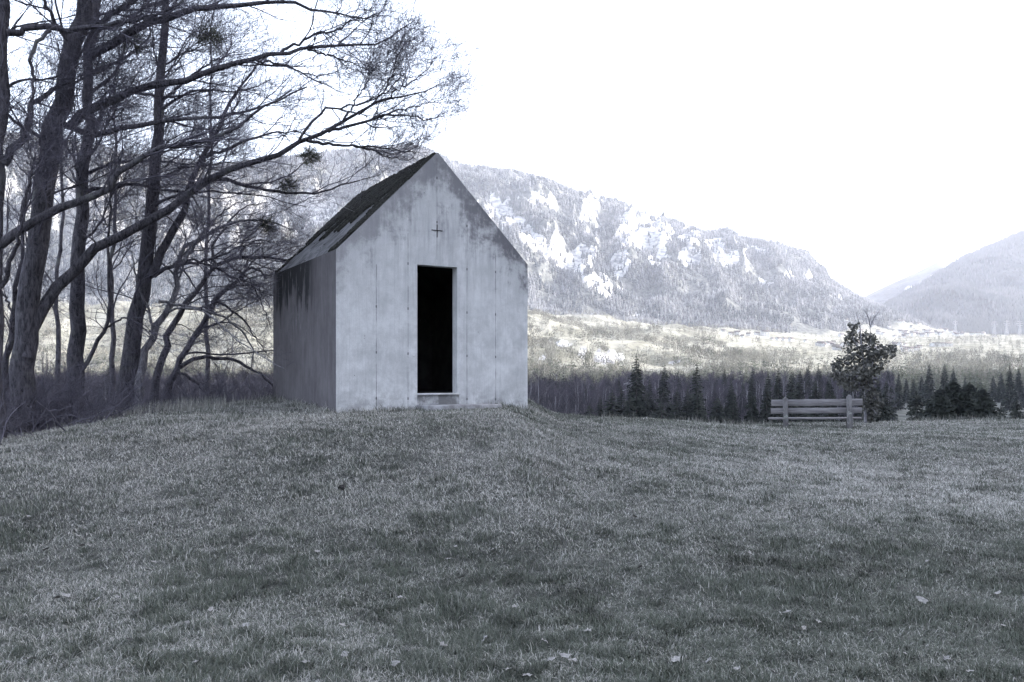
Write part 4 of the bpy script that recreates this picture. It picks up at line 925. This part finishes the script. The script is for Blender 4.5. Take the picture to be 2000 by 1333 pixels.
# candidate places of the wood: jittered grid in metres
cand = []
for gy in np.arange(165, 560, 7.2):
    for gx in np.arange(-.66 * gy, .66 * gy, 7.2):
        x = gx + rng.uniform(-3, 3); y = gy + rng.uniform(-3, 3); px = 1000 + x / y * FPX
        if px > 1745 and y < 600: continue
        if px > 1600 and y < 250: continue
        cand.append((y, x, px))
cand.sort()
nc = nb = 0; rest = []
for (y, x, px) in cand:
    z = float(TZ(np.array(px), np.array(y), False)); top_lim = 729 + 18 * float(fbm(np.array(x / 30), np.array(y / 80), 2, 3))
    isc = (fbm(np.array(x / 34), np.array(y / 34), 3, 15) + rng.normal(0, .12)) > ((.30 if px < 1450 else .02) if y < 390 else .0)
    if px < 700: isc = isc and rng.random() < .25
    hmax = (EYE - z) + (HY - top_lim) / FPX * y
    s = min(1.15, hmax / 19.0) * rng.uniform(.72, 1.06)
    hid = 575 < px < 985
    if hid: rest.append((x, y, z, s, isc)); continue
    if isc and nc < 245:
        put(con[rng.integers(4)], x, y, z, s * rng.choice([.58, .68, .78, .86, .95]), 'conifer', 'dark fir in the shaded wood on the valley floor', 'conifer', 'firs of the valley wood'); nc += 1
    elif (not isc) and nb < 290:
        put(bar[rng.integers(4)], x, y, z, s, 'bare_wood_tree', 'bare grey tree in the shaded wood on the valley floor', 'tree', 'bare trees of the valley wood'); nb += 1
    else: rest.append((x, y, z, s, isc))
# broad dark firs standing in front of the bare trees
for i, (px, top, Y_, k, wx) in enumerate(((1152, 790, 150, 2, 1.2), (1172, 778, 152, 0, 1.15), (1196, 764, 156, 2, 1.35), (1214, 757, 158, 1, 1.5), (1230, 772, 152, 0, 1.2), (1262, 768, 156, 3, 1.0), (1292, 782, 150, 2, 1.2), (1322, 764, 157, 1, 1.5), (1343, 758, 160, 3, 1.3), (1362, 768, 155, 0, 1.4), (1400, 775, 154, 2, 1.3), (1432, 764, 157, 1, 1.2), (1468, 738, 163, 3, .8), (1500, 728, 166, 1, .9), (1520, 722, 170, 3, .8), (1546, 729, 165, 0, .9), (1563, 724, 170, 1, .85), (1592, 745, 160, 2, .95), (1622, 738, 164, 3, .9), (1730, 745, 164, 1, .9))):
    c = P(px, top, Y_); z = float(TZ(np.array(float(px)), np.array(float(Y_)), False)); sh = (18, 21, 15, 23)[k]; f = (c[2] - z) / sh
    o = put(con[k], c[0], c[1], z, f, 'conifer', 'broad dark fir in front of the bare wood between chapel and young tree', 'conifer', 'broad firs in front of the bare wood'); o.scale = (f * wx, f * wx, f)
# the remainder of the wood as one mass, with simpler trees
def merge(name, protos, places, mats, label, cat):
    """protos: list of (V, T, matindex array per tri)"""
    VV = []; TT = []; MI = []; n = 0
    for (x, y, z, s, a, pi) in places:
        V, T, m = protos[pi]; c, sn = math.cos(a), math.sin(a)
        W = np.empty_like(V); W[:, 0] = (V[:, 0] * c - V[:, 1] * sn) * s + x; W[:, 1] = (V[:, 0] * sn + V[:, 1] * c) * s + y; W[:, 2] = V[:, 2] * s + z
        VV.append(W); TT.append(T + n); MI.append(m); n += len(V)
    me = mesh_np(name, np.concatenate(VV), tris=np.concatenate(TT), smooth_sh=False)
    for m in mats: me.materials.append(m)
    me.polygons.foreach_set('material_index', np.concatenate(MI).astype(np.int32))
    return tagl(link(name, me), label, cat, kind='stuff')
def lowbare(h, cr, seed, n3=5):
    tq, tr_, a1, a2, a3 = bare_geo(h, cr, seed, 12, 6, n3); g = Geo(); g.tubes(tq, tr_ * 1.2, 3); g.tubes(*a1, 3)
    V1, T1, _ = g.arrays()
    # twigs as thin ribbons
    P3 = np.concatenate([a2[0][:, [0, 2, 3]], a3[0]]); s = np.cross(P3[:, -1] - P3[:, 0], rnd_unit(len(P3))); s /= np.linalg.norm(s, axis=1, keepdims=True) + 1e-9; s = s * .035
    V2 = np.stack([P3[:, 0] - s, P3[:, 0] + s, P3[:, 1] + s, P3[:, 2]], 1).reshape(-1, 3); i = np.arange(len(P3))[:, None] * 4; T2 = np.concatenate([i + np.array([[0, 1, 2]]), i + np.array([[0, 2, 3]])])
    return np.concatenate([V1, V2]), np.concatenate([T1, T2 + len(V1)]), np.r_[np.zeros(len(T1)), np.ones(len(T2))]
def lowcon(h, wr, seed, wh=12, per=7):
    V, T = conifer_geo(h, wr, wh, per, seed); return V, T, np.full(len(T), 2)
protos = [lowbare(18, 4.4, 60 + i) for i in range(4)] + [lowcon(19, 3.5, 80 + i) for i in range(4)]
pl = [(x, y, z, s, rng.uniform(0, 6.28), (4 if c else 0) + rng.integers(4)) for (x, y, z, s, c) in rest]
print('wood', nc, nb, len(rest))
if pl: merge('wood', protos, pl, [M_WOODB, M_WOODT, M_CON], 'far part of the shaded wood across the valley floor', 'wood')

# dark group of firs to the right of the bench
for (px, top, Y_, w_, lab) in ((1836, 760, 95, 1.25, 'broad dark fir, leftmost of the dense group right of the bench'), (1862, 745, 97, 1.35, 'dark fir, tallest of the dense group right of the bench'), (1893, 750, 96, 1.3, 'dark fir in the dense group right of the bench, second from its right end'), (1918, 760, 93, 1.25, 'dark fir with a pointed top, rightmost of the dense group right of the bench')):
    c = P(px, top, Y_); z0 = -11.0; hh = c[2] - z0; o = conifer_src(hh, 2.7 * w_, int(px), whorls=70, per=60, bottom=.02, round_=.80, wf=.08); o.name = 'fir'
    o.location = (c[0], c[1], z0); tagl(o, lab, 'conifer', 'dense firs right of the bench')
for (px, top, Y_, kind, s, lab) in ((1790, 768, 120, 'p', 1, 'small open pine between the young tree and the dense firs'), (1722, 778, 110, 'p', 1, 'dark open pine just right of the young tree'), (1955, 795, 105, 'p', .8, 'low spreading pine right of the dense firs'), (1985, 785, 115, 'p', .8, 'small round topped pine at the right edge')):
    c = P(px, top, Y_); z0 = -13.0; hh = c[2] - z0; root = empty('pine', (c[0], c[1], z0)); tagl(root, lab, 'pine', 'open pines on the slope below the lawn')
    g = Geo(); g.tubes(np.array([[[0, 0, -1], [.1, 0, hh * .5], [0, 0, hh * .97]]], float), np.array([[.14, .1, .03]]), 6); link('trunk', g.mesh('trunk', M_CONB), root)
    V, T = conifer_geo(hh, 2.0 * s, 16, 34, int(px), .28, .55, .12); link('crown', mesh_np('crown', V, tris=T, mat=M_CON, smooth_sh=False), root)

# dark firs standing between shade and light at the right
for i, (px, top, Y_, k) in enumerate(((1815, 712, 520, 0), (1845, 710, 500, 1), (1862, 718, 505, 3), (1800, 735, 560, 2), (1770, 738, 560, 0), (1785, 742, 540, 2), (1755, 728, 480, 1), (1735, 722, 460, 3), (1885, 735, 560, 1), (1972, 712, 460, 1), (1940, 735, 600, 2), (1915, 738, 620, 0), (1990, 718, 560, 3), (1955, 728, 560, 0), (1955, 740, 640, 2), (2010, 715, 500, 3))):
    c = P(px, top, Y_); z = float(TZ(np.array(px), np.array(float(Y_)), False)); hh = c[2] - z; sh = (18, 21, 15, 23)[k]
    o = put(con[k], c[0], c[1], z, hh / sh, 'conifer', 'dark fir at the edge of the open field right of the young tree', 'conifer', 'firs along the far edge of the field'); o.scale = (hh / sh, hh / sh, hh / sh)

# sunlit woods behind, one mass
M_SB = two_tone('sunlit_wood_bark', (0.14, 0.13, 0.12), (0.22, 0.21, 0.19), .2)  # warmer, lighter copies of the valley wood colours, sunlight painted in
M_ST = two_tone('sunlit_twigs', (0.08, 0.077, 0.063), (0.26, 0.25, 0.21), .012)
M_SC = two_tone('sunlit_needles', (0.045, 0.055, 0.035), (0.10, 0.11, 0.075), .05)
def puff(h, cr, seed, n=46):
    r = np.random.default_rng(seed); c = r.normal(size=(n, 3)); c /= np.linalg.norm(c, axis=1, keepdims=True); c *= cr * r.random((n, 1)) ** .4; c[:, 2] = c[:, 2] * 1.25 + h * .62
    d = c - np.array([0, 0, h * .3]); d /= np.linalg.norm(d, axis=1, keepdims=True); s_ = np.cross(d, r.normal(size=(n, 3))); s_ /= np.linalg.norm(s_, axis=1, keepdims=True)
    V = np.stack([c - s_ * .28, c + s_ * .28, c + d * cr * .55], 1).reshape(-1, 3); T = np.arange(3 * n).reshape(-1, 3)
    Vt = np.array([[-.25, 0, -1], [.25, 0, -1], [0, .1, h * .8], [0, -.3, -1]]); Tt = np.array([[0, 1, 2], [1, 3, 2]])
    return np.concatenate([V, Vt]), np.concatenate([T, Tt + len(V)]), np.r_[np.ones(n), 0, 0]
protos3 = [puff(15, 4.2, 300 + i) for i in range(4)] + [lowcon(18, 3.6, 320 + i, 6, 5) for i in range(3)]
protos2 = [lowbare(16, 5, 160 + i, 4) for i in range(3)] + [lowcon(20, 4.2, 180 + i, 9, 6) for i in range(3)]
pl = []
def terr(x, y):
    px = 1000 + x / y * FPX; return float(TZ(np.array(px), np.array(y)))
n_ = 0
N2 = 30000
yy = np.exp(rng.uniform(math.log(560), math.log(2500), N2)); xx = rng.uniform(-.64, .64, N2) * yy; pxx = 1000 + xx / yy * FPX
zz = TZ(pxx, yy); den = fbm(xx / 110, yy / 110, 4, 201); 
pr = np.where(yy < 1000, .8, np.where(pxx < 1500, .62 + den * 1.7, .30 + den * 1.5)) 
pr = np.where((yy < 760) & (pxx > 1745), .25, pr); pr = np.where((yy > 1500) & (yy < 2200) & (pxx > 1400), pr * .5, pr)
pyy = HY - (zz - EYE) / yy * FPX; pr = pr * (1 - rock_at(pxx, np.minimum(yy, 2500), pyy - 8)); k = rng.random(N2) < pr; xx, yy, zz, pxx = xx[k], yy[k], zz[k], pxx[k]
isc = rng.random(len(xx)) < np.where(yy < 1050, .5, np.where(pxx > 1500, .3, .2)) + .5 * fbm(xx / 60, yy / 60, 2, 205)
pl = [(xx[i], yy[i], zz[i] - .5, rng.uniform(.6, 1.1) * (1.25 if 1000 < yy[i] < 1700 else 1), rng.uniform(0, 6.28), ((3 if isc[i] else 0) + rng.integers(3)) if yy[i] < 850 else ((10 if isc[i] else 6) + rng.integers(3))) for i in range(len(xx))]
print('sunlit', len(pl))
merge('hillside_woods', protos2 + protos3, pl, [M_SB, M_ST, M_SC], 'sunlit mixed woods on the foothills across the valley', 'wood')

# forest on the mountain, one mass of small firs
def mat_mf():
    m = NT('mountain_trees'); m.color(m.mix(m.attr('rnd'), (0.036, 0.042, 0.046), (0.20, 0.20, 0.20))); return m.m
M_MF = mat_mf()
def mountain_forest(N=190000):
    y = rng.uniform(2350, 4480, N); px = rng.uniform(-60, 1900, N); x = (px - 1000) / FPX * y; z = TZ(px, y); py = HY - (z - EYE) / y * FPX
    keep = np.ones(N, bool)
    rk = rock_at(px, y, py); ed = np.interp(px, [-1200, 700, 1030, 1200, 1400, 1600, 1750, 1850, 2000], [2300, 2350, 2450, 2500, 2600, 2750, 3100, 3600, 4300])
    d = smooth((y - ed + 160 * fbm(x / 120, y / 120, 4, 5)) / 80)
    clear = fbm(x / 130, y / 130, 4, 301); d = d * np.where(clear > .24, .12, 1.0) * np.clip(.75 + 1.0 * fbm(x / 60, y / 60, 3, 305), .15, 1)
    keep &= rng.random(N) < d * (1 - .9 * rk); x, y, z = x[keep], y[keep], z[keep]; n = len(x)
    h = rng.uniform(12, 25, n); w_ = h * rng.uniform(.17, .26, n); a = rng.uniform(0, 6.28, n)
    V = []; T = []
    S = 5; an = np.arange(S) * 2 * math.pi / S
    ring1 = np.stack([x[:, None] + np.cos(an + a[:, None]) * w_[:, None] * (1 + .3 * np.sin(an * 2 + a[:, None])), y[:, None] + np.sin(an + a[:, None]) * w_[:, None], z[:, None] + (h * .12)[:, None] + 0 * an], -1)
    ring2 = np.stack([x[:, None] + np.cos(an + a[:, None] + .6) * w_[:, None] * .72, y[:, None] + np.sin(an + a[:, None] + .6) * w_[:, None] * .72, z[:, None] + (h * .45)[:, None] + 0 * an], -1)
    t1 = np.stack([x, y, z + h * .68], -1)[:, None]; t2 = np.stack([x, y, z + h], -1)[:, None]; foot = np.stack([x, y, z - 2], -1)[:, None]
    V = np.concatenate([ring1, t1, ring2, t2, foot], 1); m = 2 * S + 3
    i0 = np.arange(n)[:, None] * m; Ts = []
    for j in range(S):
        Ts.append(i0 + np.array([[j, (j + 1) % S, S]])); Ts.append(i0 + np.array([[S + 1 + j, S + 1 + (j + 1) % S, 2 * S + 1]]))
    T = np.concatenate(Ts)
    print('mountain trees', n)
    tone = np.clip(.25 + .9 * fbm(x / 90, y / 90, 3, 311) + rng.normal(0, .22, n) + .5 * (rng.random(n) < .14), 0, 1)
    me = mesh_np('mountain_forest', V.reshape(-1, 3), tris=T, mat=M_MF, attrs={'rnd': np.repeat(tone, m)}, smooth_sh=False)
    tagl(link('mountain_forest', me), 'fir forest covering the slopes of the large mountain', 'forest', kind='stuff')
mountain_forest()

def far_forest():
    X_, Y_, Z_, S_ = FARGRID['mountain']; nr, nc_ = X_.shape; N = 70000
    i = rng.integers(0, 139, N); j = rng.integers(0, int(nc_ * .42), N); a = rng.random(N); b = rng.random(N)
    f = lambda G: (G[i, j] * (1 - a) + G[i + 1, j] * a) * (1 - b) + (G[i, j + 1] * (1 - a) + G[i + 1, j + 1] * a) * b
    x, y, z = f(X_), f(Y_), f(Z_); k = rng.random(N) < np.clip(.62 + 1.3 * fbm(x / 260, y / 260, 4, 401), .12, 1); x, y, z = x[k], y[k], z[k]; n = len(x)
    h = rng.uniform(16, 30, n); w_ = h * .24; an = np.arange(4) * math.pi / 2; ph = rng.uniform(0, 6, n)[:, None]
    ring = np.stack([x[:, None] + np.cos(an + ph) * w_[:, None], y[:, None] + np.sin(an + ph) * w_[:, None], np.repeat(z[:, None], 4, 1)], -1)
    V = np.concatenate([ring, np.stack([x, y, z + h], -1)[:, None]], 1).reshape(-1, 3); q = np.arange(n)[:, None] * 5
    T = np.concatenate([q + np.array([[c, (c + 1) % 4, 4]]) for c in range(4)])
    tone = np.clip(.02 + .4 * fbm(x / 200, y / 200, 3, 407) + rng.normal(0, .12, n), 0, 1)
    me = mesh_np('far_forest', V, tris=T, mat=M_MF, attrs={'rnd': np.repeat(tone, 5)}, smooth_sh=False)
    tagl(link('far_forest', me), 'dark fir forest on the shaded mountain at the right', 'forest', kind='stuff')
far_forest()

# ------------------------------------------------------------------ villages
M_WALL = two_tone('house_plaster', (0.42, 0.41, 0.40), (0.6, 0.59, 0.58), .3)
M_TILE = two_tone('roof_tiles', (0.07, 0.06, 0.058), (0.13, 0.115, 0.11), .3)
M_PANE = two_tone('window_glass', (0.05, 0.055, 0.06), (0.08, 0.085, 0.09), .3, rough=.3)
def house_src(w_, d_, h_, r_, name='house'):
    root = empty(name); g = Geo()
    x, y = w_ / 2, d_ / 2
    V = [[-x, -y, -3], [x, -y, -3], [x, y, -3], [-x, y, -3], [-x, -y, h_], [x, -y, h_], [x, y, h_], [-x, y, h_], [-x, 0, h_ + r_], [x, 0, h_ + r_]]
    g.add(V, quads=[[0, 1, 5, 4], [2, 3, 7, 6]], tris=[[4, 8, 7], [5, 6, 9]]); g.add(V, quads=[[1, 2, 6, 5], [3, 0, 4, 7]]); link('wall', g.mesh('wall', M_WALL, False), root)
    g = Geo(); e = .7; sl_ = r_ / y
    for s in (-1, 1):
        A = [-x - e, s * (y + e), h_ - e * sl_ + .1]; B = [x + e, s * (y + e), h_ - e * sl_ + .1]; Cc = [x + e, 0, h_ + r_ + .1]; D = [-x - e, 0, h_ + r_ + .1]; up = np.array([0, 0, .25])
        V = np.array([A, B, Cc, D]); V = np.vstack([V, V + up]); g.add(V, quads=[[0, 1, 2, 3], [7, 6, 5, 4], [0, 4, 5, 1], [1, 5, 6, 2], [3, 7, 4, 0]])
    link('roof', g.mesh('roof', M_TILE, False), root)
    for row in range(int(h_ // 2.8)):
        for cx in np.linspace(-x * .6, x * .6, 3):
            g = Geo(); g.box((cx - .55, -y - .06, 1.0 + row * 2.8), (cx + .55, -y - .01, 2.3 + row * 2.8)); link('window', g.mesh('window', M_PANE, False), root)
    return root
HS = [house_src(12, 9, 6, 3.5), house_src(15, 10, 7, 4), house_src(10, 8.5, 5.6, 3.4)]
for h_ in HS: h_['used'] = 0
def hplace(px, Y_, lab, group, k, s=1.0):
    x = (px - 1000) / FPX * Y_; z = float(TZ(np.array(float(px)), np.array(float(Y_))))
    o = put(HS[k], x, Y_, z, s, 'house', lab, 'house', group); o.rotation_euler = (0, 0, rng.uniform(-.7, .7)); o.scale = (s, s, s); return o
for i in range(95):
    px = rng.triangular(1640, 1790, 1935); Y_ = rng.uniform(2650, 3300); hplace(px, Y_, 'small pale house in the far village at the foot of the mountain', 'houses of the far village', rng.integers(3), rng.uniform(.8, 1.15))
for i in range(46):
    px = rng.triangular(1560, 1640, 1830); Y_ = rng.uniform(1750, 2150); hplace(px, Y_, 'small white house in the nearer hamlet behind the young tree', 'houses of the nearer hamlet', rng.integers(3), rng.uniform(.7, 1.0))
for i, (px, Y_) in enumerate(((1428, 2050), (1440, 2080), (1450, 2020), (1462, 2100), (1478, 2150), (1508, 2000), (1520, 1980), (1532, 1990), (1412, 2100), (1545, 1960))):
    hplace(px, Y_, 'white farmhouse on the sunlit meadows right of the chapel', 'scattered farmhouses on the meadows', i % 3, rng.uniform(.8, 1.1))
o = house_src(20, 14, 12, 5, 'manor'); x = (1494 - 1000) / FPX * 2150; o.location = (x, 2150, float(TZ(np.array(1494.), np.array(2150.)))); tagl(o, 'tall white block among the scattered farmhouses on the sunlit meadow', 'house')
o = house_src(46, 22, 7, 2.5, 'warehouse'); x = (1838 - 1000) / FPX * 2000; o.location = (x, 2000, float(TZ(np.array(1838.), np.array(2000.)))); tagl(o, 'long low white hall at the right end of the nearer hamlet', 'building')
# pylons
M_STEEL = two_tone('galvanised_steel', (0.30, 0.30, 0.32), (0.42, 0.42, 0.44), 1)
def pylon_src(h, name='pylon', th=.12):
    root = empty(name); g = Geo(); S = []
    def wd(t): return h * .085 * (1 - t) ** 1.2 + h * .012
    lv = np.linspace(0, 1, 9)
    for sx, sy in ((1, 1), (1, -1), (-1, -1), (-1, 1)):
        for a, b in zip(lv[:-1], lv[1:]): S.append([[sx * wd(a), sy * wd(a), a * h], [sx * wd(b), sy * wd(b), b * h]])
    for a, b in zip(lv[:-1], lv[1:]):
        for (p, q) in (((1, 1), (1, -1)), ((1, -1), (-1, -1)), ((-1, -1), (-1, 1)), ((-1, 1), (1, 1))):
            S.append([[p[0] * wd(a), p[1] * wd(a), a * h], [q[0] * wd(b), q[1] * wd(b), b * h]]); S.append([[q[0] * wd(a), q[1] * wd(a), a * h], [p[0] * wd(b), p[1] * wd(b), b * h]])
    S = np.array(S, float); g.tubes(S, np.full((len(S), 2), th), 4); link('mast', g.mesh('mast', M_STEEL, False), root)
    for t in (.68, .80, .92):
        g = Geo(); Lh = h * (.16 if t != .8 else .21); z = t * h; A = np.array([[[-Lh, 0, z], [Lh, 0, z]], [[-Lh, 0, z], [0, 0, z + h * .04]], [[Lh, 0, z], [0, 0, z + h * .04]]]); g.tubes(A, np.full((3, 2), th * 1.2), 4); link('crossarm', g.mesh('crossarm', M_STEEL, False), root)
    return root
z = float(TZ(np.array(1232.), np.array(285.), False)); c = P(1232, 742, 285)
py1 = pylon_src(c[2] - z, th=.09); py1.location = (c[0], 285, z); py1.rotation_euler = (0, 0, .5); tagl(py1, 'steel lattice pylon standing in the dark wood right of the chapel', 'pylon')
p2 = pylon_src(48, th=.3)
for i, (px, Y_) in enumerate(((1942, 2500), (1966, 2600), (1992, 2550), (1866, 2900))):
    o = p2 if i == 0 else copy_tree(p2); o.location = ((px - 1000) / FPX * Y_, Y_, float(TZ(np.array(float(px)), np.array(float(Y_))))); tagl(o, 'thin distant lattice pylon on the valley floor below the right hand mountain', 'pylon', 'distant pylons')
# road across the field at the right
xr = np.linspace(180, 520, 60); yr_ = 690 + 22 * np.sin((xr - 180) / 150) 
pxr = 1000 + xr / yr_ * FPX; zr_ = TZ(pxr, yr_) + .5
V = np.concatenate([np.stack([xr, yr_ - 4, zr_], -1), np.stack([xr, yr_ + 4, zr_], -1)]); i = np.arange(59)
o = link('road', mesh_np('road', V, quads=np.stack([i, i + 1, i + 61, i + 60], -1), mat=two_tone('road_gravel', (.3, .3, .3), (.38, .38, .37), .3))); o['kind'] = 'structure'
